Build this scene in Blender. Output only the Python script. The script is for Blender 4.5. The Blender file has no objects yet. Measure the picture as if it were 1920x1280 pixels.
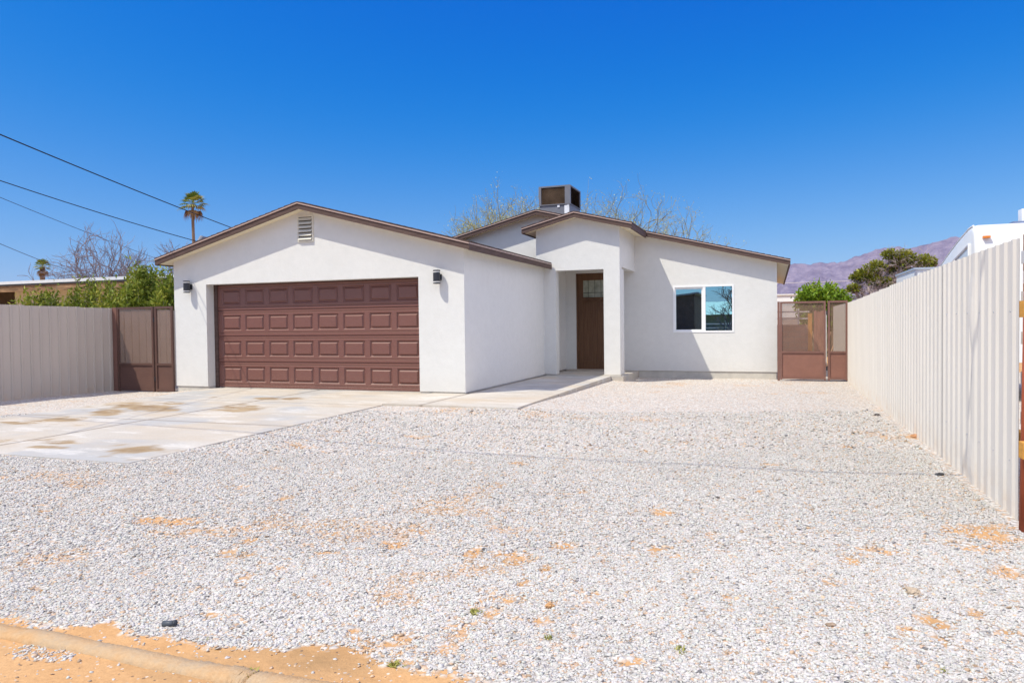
import bpy, bmesh, math, random
import numpy as np
from mathutils import Vector, noise

SC = bpy.context.scene
COL = SC.collection
rs = np.random.RandomState

# ------------------------------------------------------------------ camera frame (metres; X along the house front, Y away from the street)
H = 1.27; F = 1350.0
_d = np.array([1450 - 960.0, 640 - 603.0, F]); _d /= np.linalg.norm(_d)
_u = np.cross(_d, np.array([1, .0115, 0])); _u /= np.linalg.norm(_u)
if _u[1] < 0: _u = -_u
_x = np.cross(_u, _d); _x /= np.linalg.norm(_x)
if _x[0] < 0: _x = -_x
DX, DY, UP = _x, _d, _u
def ray(px, py):
    r = np.array([px - 960.0, 640 - py, F]); return np.array([r @ DX, r @ DY, r @ UP])
def at(px, py, Y):
    r = ray(px, py); return Vector(np.array([0, 0, H]) + Y / r[1] * r)
def onz(px, py, z):
    r = ray(px, py); return Vector(np.array([0, 0, H]) + (z - H) / r[2] * r)

def sm(t):
    t = np.clip(t, 0, 1); return t * t * (3 - 2 * t)
def gz(x, y):
    x = np.asarray(x, float); y = np.asarray(y, float); t = (y - 5.15) / 7.14
    dx = np.maximum(np.maximum(x + 5.76 + .26 * t, -10.35 - .87 * t - x), 0); dy = np.maximum(5.15 - y, 0)
    near = np.exp(-((dx * dx + dy * dy) / .55)) * (y < 14) * (1 - sm((x + 5.6) / 1.2) * sm((y - 9) / 1.0))
    px = np.maximum(np.maximum(x + 3.63, -6.0 - x), 0); py = np.maximum(np.maximum(10.2 - y, y - 16.9), 0)
    near = np.maximum(near * .82, np.exp(-((px * px + py * py) / .40)) * (.86 - .40 * sm((y - 10.2) / 5)))
    return (-.05 - .10 * sm((y - 6) / 12)) * (1 - near)
def gzf(x, y): return float(gz(x, y))

# ------------------------------------------------------------------ mesh builder
class MB:
    def __init__(s): s.v = []; s.f = []; s.c = None
    def add(s, vs, fs):
        o = len(s.v); s.v.extend([tuple(map(float, q)) for q in vs]); s.f.extend([tuple(i + o for i in f) for f in fs]); return s
    def box(s, x0, x1, y0, y1, z0, z1):
        return s.add([(x0,y0,z0),(x1,y0,z0),(x1,y1,z0),(x0,y1,z0),(x0,y0,z1),(x1,y0,z1),(x1,y1,z1),(x0,y1,z1)],
                     [(3,2,1,0),(4,5,6,7),(0,1,5,4),(1,2,6,5),(2,3,7,6),(3,0,4,7)])
    def prism(s, poly, axis, a, b):
        n = len(poly)
        def P(u, w, t): return (u, t, w) if axis == 'y' else (t, u, w) if axis == 'x' else (u, w, t)
        vs = [P(u, w, a) for u, w in poly] + [P(u, w, b) for u, w in poly]
        fs = [tuple(range(n)), tuple(range(2*n-1, n-1, -1))] + [(i, i+n, (i+1) % n + n, (i+1) % n) for i in range(n)]
        return s.add(vs, fs)
    def tube(s, pts, radii, n=6, cap=True):
        pts = [Vector(p) for p in pts]; m = len(pts)
        if not hasattr(radii, '__len__'): radii = [radii] * m
        vs = []; up = Vector((0, 0, 1))
        for i in range(m):
            t = (pts[min(i+1, m-1)] - pts[max(i-1, 0)])
            t = t.normalized() if t.length > 1e-9 else Vector((0,0,1))
            a = t.cross(up)
            if a.length < .05: a = t.cross(Vector((1, 0, 0)))
            a.normalize(); b = t.cross(a)
            for k in range(n):
                an = 2 * math.pi * k / n
                vs.append(pts[i] + (a * math.cos(an) + b * math.sin(an)) * radii[i])
        fs = []
        for i in range(m - 1):
            for k in range(n):
                fs.append((i*n+k, i*n+(k+1) % n, (i+1)*n+(k+1) % n, (i+1)*n+k))
        if cap: fs += [tuple(range(n-1, -1, -1)), tuple(range((m-1)*n, m*n))]
        return s.add(vs, fs)
    def wall(s, top, zb, y0, y1, holes=()):
        """upright wall along X with a piecewise linear top [(x,z)..] and rectangular holes (x0,x1,z0,z1)"""
        xs = sorted({p[0] for p in top} | {h[0] for h in holes} | {h[1] for h in holes})
        def T(x): return float(np.interp(x, [p[0] for p in top], [p[1] for p in top]))
        for a, b in zip(xs, xs[1:]):
            mid = (a + b) / 2; hs = [h for h in holes if h[0] <= mid <= h[1]]
            iv = [((zb, zb), (T(a), T(b)))]
            for h in hs:
                iv = [((zb, zb), (h[2], h[2])), ((h[3], h[3]), (T(a), T(b)))]
            for (l0, l1), (t0, t1) in iv:
                if t0 - l0 < 1e-4 and t1 - l1 < 1e-4: continue
                vs = [(a,y0,l0),(b,y0,l1),(b,y0,t1),(a,y0,t0),(a,y1,l0),(b,y1,l1),(b,y1,t1),(a,y1,t0)]
                s.add(vs, [(0,1,2,3),(5,4,7,6),(0,4,5,1),(3,2,6,7)])
        for h in holes:
            for x in (h[0], h[1]):
                if x - xs[0] > 1e-4 and xs[-1] - x > 1e-4:
                    s.add([(x,y0,h[2]),(x,y1,h[2]),(x,y1,h[3]),(x,y0,h[3])], [(0,1,2,3)])
        for x in (xs[0], xs[-1]):
            s.add([(x,y0,zb),(x,y1,zb),(x,y1,T(x)),(x,y0,T(x))], [(0,1,2,3)])
        return s
    def build(s, name, m, parent=None, smooth=False, off=None):
        me = bpy.data.meshes.new(name)
        o3 = Vector((0, 0, 0))
        if parent is not None:
            r = parent
            while r.parent: r = r.parent
            o3 = Vector(r.location)
        elif off is not None: o3 = Vector(off)
        me.from_pydata([(a - o3.x, b - o3.y, c - o3.z) for a, b, c in s.v], [], s.f)
        if name not in ('leaves', 'crown', 'foliage', 'fronds'):
            bm = bmesh.new(); bm.from_mesh(me); bmesh.ops.recalc_face_normals(bm, faces=bm.faces); bm.to_mesh(me); bm.free()
        if s.c is not None:
            at_ = me.color_attributes.new('col', 'FLOAT_COLOR', 'POINT')
            at_.data.foreach_set('color', np.asarray(s.c, np.float32).ravel())
        if smooth: me.polygons.foreach_set('use_smooth', [True] * len(me.polygons))
        me.materials.append(m); me.update()
        o = bpy.data.objects.new(name, me); COL.objects.link(o)
        if parent is not None: o.parent = parent
        elif off is not None: o.location = off
        return o

def tag(o, label, cat=None, group=None, kind=None):
    o['label'] = label
    if cat: o['category'] = cat
    if group: o['group'] = group
    if kind: o['kind'] = kind
    return o
def thing(name, loc, label, cat, group=None):
    o = bpy.data.objects.new(name, None); o.empty_display_size = .2; COL.objects.link(o); o.location = loc
    return tag(o, label, cat, group)
def copy_part(src, parent, off):
    c = src.copy(); COL.objects.link(c); c.parent = parent; c.location = Vector(src.location) + Vector(off); return c

# ------------------------------------------------------------------ materials
class NT:
    def __init__(s, name):
        s.m = bpy.data.materials.new(name); s.m.use_nodes = True; s.t = s.m.node_tree; s.t.nodes.clear()
    def n(s, typ, **k):
        nd = s.t.nodes.new(typ)
        for a, b in k.items():
            if a.startswith('i_'):
                key = a[2:].replace('_', ' '); key = int(key) if key.isdigit() else key
                nd.inputs[key].default_value = b
            else: setattr(nd, a, b)
        return nd
    def l(s, a, b): s.t.links.new(a, b)
    def ramp(s, src, stops):
        r = s.n('ShaderNodeValToRGB'); e = r.color_ramp.elements
        while len(e) < len(stops): e.new(.5)
        for q, (p, c) in zip(e, stops): q.position = p; q.color = (*c, 1) if len(c) == 3 else c
        s.l(src, r.inputs[0]); return r.outputs[0]
    def mix(s, fac, a, b, bt='MIX'):
        nd = s.n('ShaderNodeMix', data_type='RGBA', blend_type=bt)
        if isinstance(fac, (int, float)): nd.inputs[0].default_value = fac
        else: s.l(fac, nd.inputs[0])
        for k, v in ((6, a), (7, b)):
            if isinstance(v, tuple): nd.inputs[k].default_value = (*v, 1)
            else: s.l(v, nd.inputs[k])
        return nd.outputs[2]
    def math(s, op, a, b=0.):
        nd = s.n('ShaderNodeMath', operation=op)
        for k, v in enumerate((a, b)):
            if isinstance(v, (int, float)): nd.inputs[k].default_value = v
            else: s.l(v, nd.inputs[k])
        return nd.outputs[0]
    def noise(s, scale, detail=4, rough=.55, vec=None):
        nd = s.n('ShaderNodeTexNoise'); nd.inputs['Scale'].default_value = scale; nd.inputs['Detail'].default_value = detail; nd.inputs['Roughness'].default_value = rough
        s.l(vec if vec is not None else s.obj(), nd.inputs['Vector']); return nd.outputs[0]
    def obj(s):
        if not hasattr(s, '_o'): s._o = s.n('ShaderNodeTexCoord').outputs['Object']
        return s._o
    def scaled(s, xyz):
        nd = s.n('ShaderNodeMapping'); nd.inputs['Scale'].default_value = xyz; s.l(s.obj(), nd.inputs['Vector']); return nd.outputs[0]
    def bsdf(s, col, rough=.8, spec=.3, metal=0., bump=None, bs=.2, bd=.01, extra=None):
        p = s.n('ShaderNodeBsdfPrincipled'); p.inputs['Roughness'].default_value = rough if isinstance(rough, (int, float)) else .5
        if not isinstance(rough, (int, float)): s.l(rough, p.inputs['Roughness'])
        p.inputs['Specular IOR Level'].default_value = spec; p.inputs['Metallic'].default_value = metal
        if isinstance(col, tuple): p.inputs['Base Color'].default_value = (*col, 1)
        else: s.l(col, p.inputs['Base Color'])
        if bump is not None:
            b = s.n('ShaderNodeBump'); b.inputs['Strength'].default_value = bs; b.inputs['Distance'].default_value = bd
            s.l(bump, b.inputs['Height']); s.l(b.outputs[0], p.inputs['Normal'])
        s.p = p; return p.outputs[0]
    def out(s, sh):
        o = s.n('ShaderNodeOutputMaterial'); s.l(sh, o.inputs['Surface']); return s.m

def M(name, col, rough=.8, var=.12, scale=6, bump=0., bscale=60, spec=.3, metal=0., stretch=None, bd=.005):
    t = NT(name); v = t.scaled(stretch) if stretch else t.obj()
    nz = t.noise(scale, 5, .6, v)
    c = t.ramp(nz, [(.3, tuple(x * (1 - var) for x in col)), (.7, tuple(min(1, x * (1 + var)) for x in col))])
    bz = t.noise(bscale, 4, .6, v) if bump else None
    return t.out(t.bsdf(c, rough, spec, metal, bz, bump, bd))

def make_stucco():
    t = NT('stucco')
    big = t.noise(.9, 5, .6); mid = t.noise(7, 4, .6)
    c = t.ramp(big, [(.25, (.645, .635, .61)), (.75, (.70, .69, .665))])
    c = t.mix(.35, c, t.ramp(mid, [(.3, (.625, .615, .59)), (.7, (.715, .705, .68))]))
    sep = t.n('ShaderNodeSeparateXYZ'); t.l(t.obj(), sep.inputs[0])
    low = t.n('ShaderNodeMapRange'); t.l(sep.outputs[2], low.inputs[0]); low.inputs[1].default_value = .45; low.inputs[2].default_value = .02; low.inputs[3].default_value = 0; low.inputs[4].default_value = 1
    dirt = t.math('MULTIPLY', low.outputs[0], t.noise(3.5, 6, .7, t.scaled((1, 1, .35))))
    c = t.mix(t.math('MULTIPLY', dirt, .28), c, (.60, .52, .43))
    b = t.math('ADD', t.math('MULTIPLY', t.noise(95, 3, .7), .6), t.math('MULTIPLY', t.noise(9, 4, .6), 1.0))
    return t.out(t.bsdf(c, .92, .15, 0, b, .35, .012))
stucco = make_stucco()
soffit_m = M('glow tinted soffit paint', (.78, .70, .52), .7, .03)  # cream with the warm bounce from the sunlit ground put into it
def make_fascia():
    t = NT('brown fascia board')
    v = t.scaled((1.2, 1.2, 14)); nz = t.noise(3, 6, .65, v); n2 = t.noise(14, 4, .7)
    c = t.ramp(nz, [(.3, (.070, .043, .036)), (.7, (.128, .082, .070))])
    c = t.mix(t.ramp(n2, [(.66, (0, 0, 0)), (.76, (.5, .5, .5))]), c, (.17, .12, .10))
    return t.out(t.bsdf(c, .7, .25, 0, nz, .25, .006))
fascia_m = make_fascia()
drip_m = M('sunlit brown drip edge', (.46, .33, .28), .3, .06, spec=.7)  # lightened brown: the sun's highlight on the metal is put into the colour
def make_shingle():
    t = NT('brown shingle')
    v = t.n('ShaderNodeTexVoronoi'); v.inputs['Scale'].default_value = 5; t.l(t.scaled((1, .9, .2)), v.inputs['Vector'])
    c = t.ramp(v.outputs['Color'], [(.1, (.055, .036, .030)), (.9, (.125, .085, .072))])
    c = t.mix(.4, c, t.ramp(t.noise(140, 2), [(.3, (.04, .028, .025)), (.7, (.16, .11, .095))]))
    return t.out(t.bsdf(c, .95, .1, 0, t.noise(160, 2), .5, .006))
shingle_m = make_shingle()
def make_doorpaint():
    t = NT('garage door paint')
    v = t.scaled((1.5, 1.5, 22)); g = t.noise(9, 5, .6, v)
    c = t.ramp(g, [(.3, (.158, .064, .049)), (.7, (.190, .079, .062))])
    sep = t.n('ShaderNodeSeparateXYZ'); t.l(t.obj(), sep.inputs[0])
    low = t.n('ShaderNodeMapRange'); t.l(sep.outputs[2], low.inputs[0]); low.inputs[1].default_value = .42; low.inputs[2].default_value = .0; low.inputs[3].default_value = 0; low.inputs[4].default_value = 1
    d = t.math('MULTIPLY', low.outputs[0], t.ramp(t.noise(30, 5, .75), [(.5, (0, 0, 0)), (.72, (1, 1, 1))]))
    c = t.mix(t.math('MULTIPLY', d, .55), c, (.33, .22, .17))
    return t.out(t.bsdf(c, .38, .6, 0, g, .12, .004))
gdoor_m = make_doorpaint()
steel_m = M('brown gate steel', (.195, .098, .076), .5, .1, 5, spec=.4)
gpanel_m = M('brown gate panel', (.245, .118, .088), .6, .08, 4, spec=.3)
def make_mesh():
    t = NT('brown wire screen')
    d = t.bsdf(t.ramp(t.noise(4, 3), [(.3, (.22, .135, .10)), (.7, (.26, .16, .12))]), .7)
    tr = t.n('ShaderNodeBsdfTransparent'); mx = t.n('ShaderNodeMixShader'); mx.inputs[0].default_value = .40
    t.l(tr.outputs[0], mx.inputs[1]); t.l(d, mx.inputs[2]); return t.out(mx.outputs[0])
screen_m = make_mesh()
def make_sheet(name, col):
    t = NT(name)
    c = t.ramp(t.noise(1.3, 5, .6, t.scaled((1, 1, .4))), [(.3, tuple(x * .95 for x in col)), (.7, tuple(min(1, x * 1.04) for x in col))])
    sep = t.n('ShaderNodeSeparateXYZ'); t.l(t.obj(), sep.inputs[0])
    low = t.n('ShaderNodeMapRange'); t.l(sep.outputs[2], low.inputs[0]); low.inputs[1].default_value = .35; low.inputs[2].default_value = 0; low.inputs[3].default_value = 0; low.inputs[4].default_value = 1
    d = t.math('MULTIPLY', low.outputs[0], t.ramp(t.noise(6, 6, .7), [(.4, (0, 0, 0)), (.75, (1, 1, 1))]))
    c = t.mix(t.math('MULTIPLY', d, .5), c, (.58, .40, .25))
    return t.out(t.bsdf(c, .5, .35, 0, t.noise(2.2, 3), .12, .02))
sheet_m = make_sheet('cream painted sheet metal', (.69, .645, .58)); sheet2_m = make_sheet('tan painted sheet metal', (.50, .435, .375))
concrete_m = M('concrete edge', (.40, .345, .285), .9, .15, 5, .3, 50)
white_m = M('white vinyl', (.82, .82, .82), .35, .02, spec=.4)
rv_m = M('white fibreglass', (.80, .80, .79), .3, .02, 2, spec=.5)
black_m = M('black lamp metal', (.022, .023, .030), .45, .1, spec=.5)
frost_m = M('frosted glass ring', (.75, .74, .70), .4, .03)
acm = M('grey cooler steel', (.17, .175, .205), .45, .08, 3, spec=.4)
acw = M('white cooler clip', (.75, .77, .82), .5, .05)
acdark = M('dark cooler pad', (.030, .026, .024), .8, .5, 5)
acslat = M('cooler louvre', (.19, .125, .085), .6, .55, 2.2)
vent_m = M('cream vent louvre', (.66, .63, .55), .7, .05)
bark_m = M('grey brown bark', (.25, .20, .20), .95, .3, 8)
bark2_m = M('dark twig bark', (.22, .175, .18), .95, .3, 8)
bark3_m = M('green desert bark', (.27, .25, .15), .9, .3, 8)
wood_m = M('weathered timber', (.36, .22, .12), .9, .3, 3, .2, 20, stretch=(.6, .6, 6))
ywood_m = M('new orange timber', (.62, .30, .055), .8, .2, 4, .2, 30, stretch=(2, .5, 6))
rust_m = M('rust primer steel', (.36, .085, .035), .6, .2, 6)
wire_m = M('black cable', (.015, .022, .035), .6, .1)
wire2_m = M('pale cable', (.55, .50, .50), .6, .1)
amber_m = M('amber lens', (.75, .22, .02), .25, .05, spec=.6)
dark_m = M('dark opening', (.02, .02, .02), .7, .2)
silver_m = M('silver trim', (.55, .57, .60), .3, .05, metal=.6)

def leafmat(name, stops, trans=.25):
    t = NT(name)
    at_ = t.n('ShaderNodeAttribute', attribute_name='col')
    c = t.ramp(at_.outputs['Fac'], stops)
    d = t.bsdf(c, .55, .3)
    tl = t.n('ShaderNodeBsdfTranslucent'); t.l(c, tl.inputs[0])
    mx = t.n('ShaderNodeMixShader'); mx.inputs[0].default_value = trans
    t.l(d, mx.inputs[1]); t.l(tl.outputs[0], mx.inputs[2]); return t.out(mx.outputs[0])
olea_m = leafmat('oleander leaf', [(0, (.085, .125, .012)), (.5, (.19, .245, .024)), (1, (.40, .39, .055))])
lime_m = leafmat('lime leaf', [(0, (.10, .19, .008)), (.6, (.19, .31, .016)), (1, (.33, .40, .03))])
juni_m = leafmat('juniper leaf', [(0, (.12, .145, .016)), (.6, (.25, .27, .03)), (1, (.40, .39, .06))])
palo_m = leafmat('palo verde leaf', [(0, (.34, .36, .06)), (.6, (.50, .48, .11)), (1, (.66, .60, .22))])
palm_m = leafmat('palm frond', [(0, (.10, .15, .022)), (.6, (.20, .25, .04)), (1, (.36, .32, .08))])
dead_m = leafmat('dead palm frond', [(0, (.17, .09, .035)), (1, (.30, .18, .075))])
weed_m = leafmat('weed leaf', [(0, (.24, .25, .05)), (1, (.46, .42, .12))])

# ------------------------------------------------------------------ ground: one sheet of sandy soil and gravel
EDGE_PX = [(-260,1105),(0,1150),(94,1180),(172,1180),(212,1168),(237,1189),(328,1202),(406,1224),(470,1230),(525,1227),(600,1215),(647,1219),(694,1240),(750,1247),(831,1259),(912,1279),(1000,1306),(1150,1390)]
EDGE = [onz(a, b - 9, -.05) for a, b in EDGE_PX]
EX = [p.x for p in EDGE]; EY = [p.y for p in EDGE]
PATCH = [(1885,1004,62,17),(1855,1026,45,10),(1905,1074,36,18),(884,1036,13,10),(965,1047,22,9),(1022,1066,12,6),(953,1125,42,12),(1040,1127,18,6),(1025,1137,14,8),(1017,1159,14,9),
         (869,1187,22,13),(834,1216,17,9),(740,1208,28,7),(760,1197,12,7),(1078,1175,13,13),(983,1094,12,6),(1056,1022,17,5),(1703,1181,26,8),(1752,1171,26,8),(1765,1200,10,20),
         (1545,1090,26,10),(291,976,30,7),(333,976,14,6),(529,934,14,4),(367,980,12,5),(1425,920,10,4),(740,1020,18,5),(1120,1110,12,5),(690,1165,16,8),(1360,1118,9,5),(660,1180,14,7),
         (1600,1052,12,5),(1820,1150,20,7),(1880,1180,16,8),(470,1012,14,4),(1180,1240,14,8),(1240,960,18,4),(1715,815,8,5)]
PW = []
for a, b, ra, rb in PATCH:
    c = onz(a, b, -.05); e1 = onz(a + ra, b, -.05); e2 = onz(a, b - rb, -.05)
    PW.append((c.x, c.y, (e1 - c).length, (e2 - c).length, math.atan2(e1.y - c.y, e1.x - c.x)))
_r = rs(5); _gr = _r.rand(6, 64, 64)
def vnoise(x, y, sc, k=0):
    """tileable value noise"""
    g = _gr[k]; u = np.asarray(x) * sc; v = np.asarray(y) * sc
    i = np.floor(u).astype(int); j = np.floor(v).astype(int); a = sm(u - i); b = sm(v - j)
    return ((g[i % 64, j % 64] * (1-a) + g[(i+1) % 64, j % 64] * a) * (1-b) + (g[i % 64, (j+1) % 64] * (1-a) + g[(i+1) % 64, (j+1) % 64] * a) * b)
def fbm(x, y, sc, k=0):
    return (vnoise(x, y, sc, k) * .5 + vnoise(x, y, sc * 2.1, (k+1) % 6) * .3 + vnoise(x, y, sc * 4.3, (k+2) % 6) * .2)
def dirt(x, y):
    x = np.asarray(x, float); y = np.asarray(y, float)
    nz = fbm(x, y, 5.0)
    d = np.clip((np.interp(x, EX, EY) + (nz - .5) * .22 - y) / .07, 0, 1)
    d = np.where(x < -4.6, d * 1.0, d)
    for cx, cy, ra, rb, an in PW:
        dx = x - cx; dy = y - cy; u = (dx * math.cos(an) + dy * math.sin(an)) / (ra * 1.05); v = (-dx * math.sin(an) + dy * math.cos(an)) / (rb * 1.15)
        q = np.clip(1.35 - np.sqrt(u*u + v*v) + (nz - .5) * 3.0, 0, 1) * .66
        d = np.maximum(d, q)
    d = np.maximum(d, np.clip((fbm(x, y, 1.3, 3) - .68) * 4, 0, .30) * (.4 + fbm(x, y, 9, 1)))
    d = np.maximum(d, np.clip((fbm(x, y, 3.1, 5) - .76) * 9, 0, .6) * (y < 8.5))
    return d
def ground():
    xs = np.concatenate([[-6000, -1500, -300, -80, -30, -20, -16], np.arange(-14, -6.5, .25), np.arange(-6.5, 3.2, .055), np.arange(3.5, 8, .5), [12, 30, 80, 300, 1500, 6000]])
    ys = np.concatenate([[-900, -200, -60, -20, -8, -3], np.arange(-.5, .8, .2), np.arange(.9, 8, .055), np.arange(8.1, 20, .25), [22, 26, 32, 50, 120, 500, 2000, 6500]])
    X, Y = np.meshgrid(xs, ys); D = dirt(X, Y)
    out = (Y < .8) | (X < -16) | (X > 6) | (Y > 24)
    D = np.where(out, 1.0, D)
    Z = gz(X, Y) + np.where(out, 0, (fbm(X, Y, 1.2, 2) - .5) * .03) - D * .012
    tt = (Y - 5.15) / 7.14
    Z = np.where((X > -10.2 - .87 * tt) & (X < -5.95 - .26 * tt) & (Y > 5.4) & (Y < 12.5), -.12, Z)
    Z = np.where((X > -6.2) & (X < -3.85) & (Y > 10.42) & (Y < 19), np.minimum(Z, -.11), Z)
    me = bpy.data.meshes.new('ground'); n, m = X.shape
    v = np.stack([X, Y, Z], -1).reshape(-1, 3)
    idx = np.arange(n * m).reshape(n, m)
    f = np.stack([idx[:-1, :-1], idx[:-1, 1:], idx[1:, 1:], idx[1:, :-1]], -1).reshape(-1, 4)
    me.from_pydata(v.tolist(), [], f.tolist())
    a = me.attributes.new('dirt', 'FLOAT', 'POINT'); a.data.foreach_set('value', D.ravel().astype(np.float32))
    me.polygons.foreach_set('use_smooth', [True] * len(me.polygons))
    t = NT('gravel and sand')
    pos = t.obj(); dv = t.n('ShaderNodeAttribute', attribute_name='dirt').outputs['Fac']
    wv = t.n('ShaderNodeVectorMath', operation='MULTIPLY_ADD')
    wn = t.n('ShaderNodeTexNoise'); wn.inputs['Scale'].default_value = 30; t.l(pos, wn.inputs['Vector'])
    t.l(wn.outputs['Color'], wv.inputs[0]); wv.inputs[1].default_value = (.012, .012, .012); t.l(pos, wv.inputs[2])
    def vor(scale):
        q = t.n('ShaderNodeTexVoronoi'); q.inputs['Scale'].default_value = scale; t.l(wv.outputs[0], q.inputs['Vector']); return q
    v1 = vor(38)
    sep = t.n('ShaderNodeSeparateColor'); t.l(v1.outputs['Color'], sep.inputs[0])
    c = t.ramp(sep.outputs[0], [(0, (.33, .315, .30)), (.12, (.51, .48, .445)), (.5, (.62, .585, .54)), (1, (.71, .675, .625))])
    tan = t.math('GREATER_THAN', sep.outputs[1], .88)
    c = t.mix(tan, c, (.60, .43, .30))
    gap = t.ramp(v1.outputs['Distance'], [(.35, (1, 1, 1)), (.66, (.62, .58, .55))])
    c = t.mix(.75, c, gap, 'MULTIPLY')
    c = t.mix(t.math('MULTIPLY', t.ramp(t.noise(.8, 5, .6), [(.45, (0, 0, 0)), (.75, (1, 1, 1))]), .22), c, (.60, .50, .42))
    s1 = t.noise(2.2, 6, .65); s2 = t.noise(45, 4, .7)
    sand = t.ramp(s1, [(.25, (.46, .255, .115)), (.5, (.57, .335, .16)), (.75, (.62, .39, .205))])
    sand = t.mix(.35, sand, t.ramp(s2, [(.35, (.38, .19, .07)), (.65, (.63, .36, .155))]))
    sand = t.mix(t.ramp(t.noise(.9, 5, .7, t.scaled((1, 1.7, 1))), [(.50, (0, 0, 0)), (.68, (.8, .8, .8))]), sand, (.33, .20, .095))
    pv = t.n('ShaderNodeTexVoronoi'); pv.inputs['Scale'].default_value = 55; t.l(wv.outputs[0], pv.inputs['Vector'])
    ps = t.n('ShaderNodeSeparateColor'); t.l(pv.outputs['Color'], ps.inputs[0])
    spk = t.math('MULTIPLY', t.math('GREATER_THAN', ps.outputs[0], .86), t.math('LESS_THAN', pv.outputs['Distance'], .33))
    sand = t.mix(spk, sand, t.ramp(ps.outputs[1], [(.2, (.22, .14, .085)), (.8, (.62, .52, .42))]))
    fac = t.n('ShaderNodeMapRange'); fac.inputs[1].default_value = .16; fac.inputs[2].default_value = .5
    t.l(t.math('ADD', dv, t.math('MULTIPLY', t.math('SUBTRACT', sep.outputs[2], .5), .5)), fac.inputs[0])
    col = t.mix(fac.outputs[0], c, sand)
    hgt = t.math('ADD', t.math('MULTIPLY', t.math('SUBTRACT', 1., v1.outputs['Distance']), t.math('SUBTRACT', 1., fac.outputs[0])), t.math('MULTIPLY', t.math('ADD', t.noise(12, 5, .7), s2), .5))
    me.materials.append(t.out(t.bsdf(col, .95, .12, 0, hgt, .8, .014)))
    o = bpy.data.objects.new('ground', me); COL.objects.link(o)
    tag(o, 'flat yard of pale crushed gravel with orange sandy soil showing through', 'ground', kind='structure')
ground()

DR = [(-10.35, 5.15), (-5.76, 5.15), (-6.02, 12.29), (-11.22, 12.29)]   # driveway corners
def on_slab(x, y):
    t = (y - 5.15) / 7.14
    d = (t > -.004) & (t < 1) & (x > -10.35 - .87 * t - .01) & (x < -5.76 - .26 * t + .01)
    w = (x > -6) & (x < -3.62) & (y > 10.19)
    return d | w | (y > 16.8) & (x > -5) & (x < -3.3)

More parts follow.
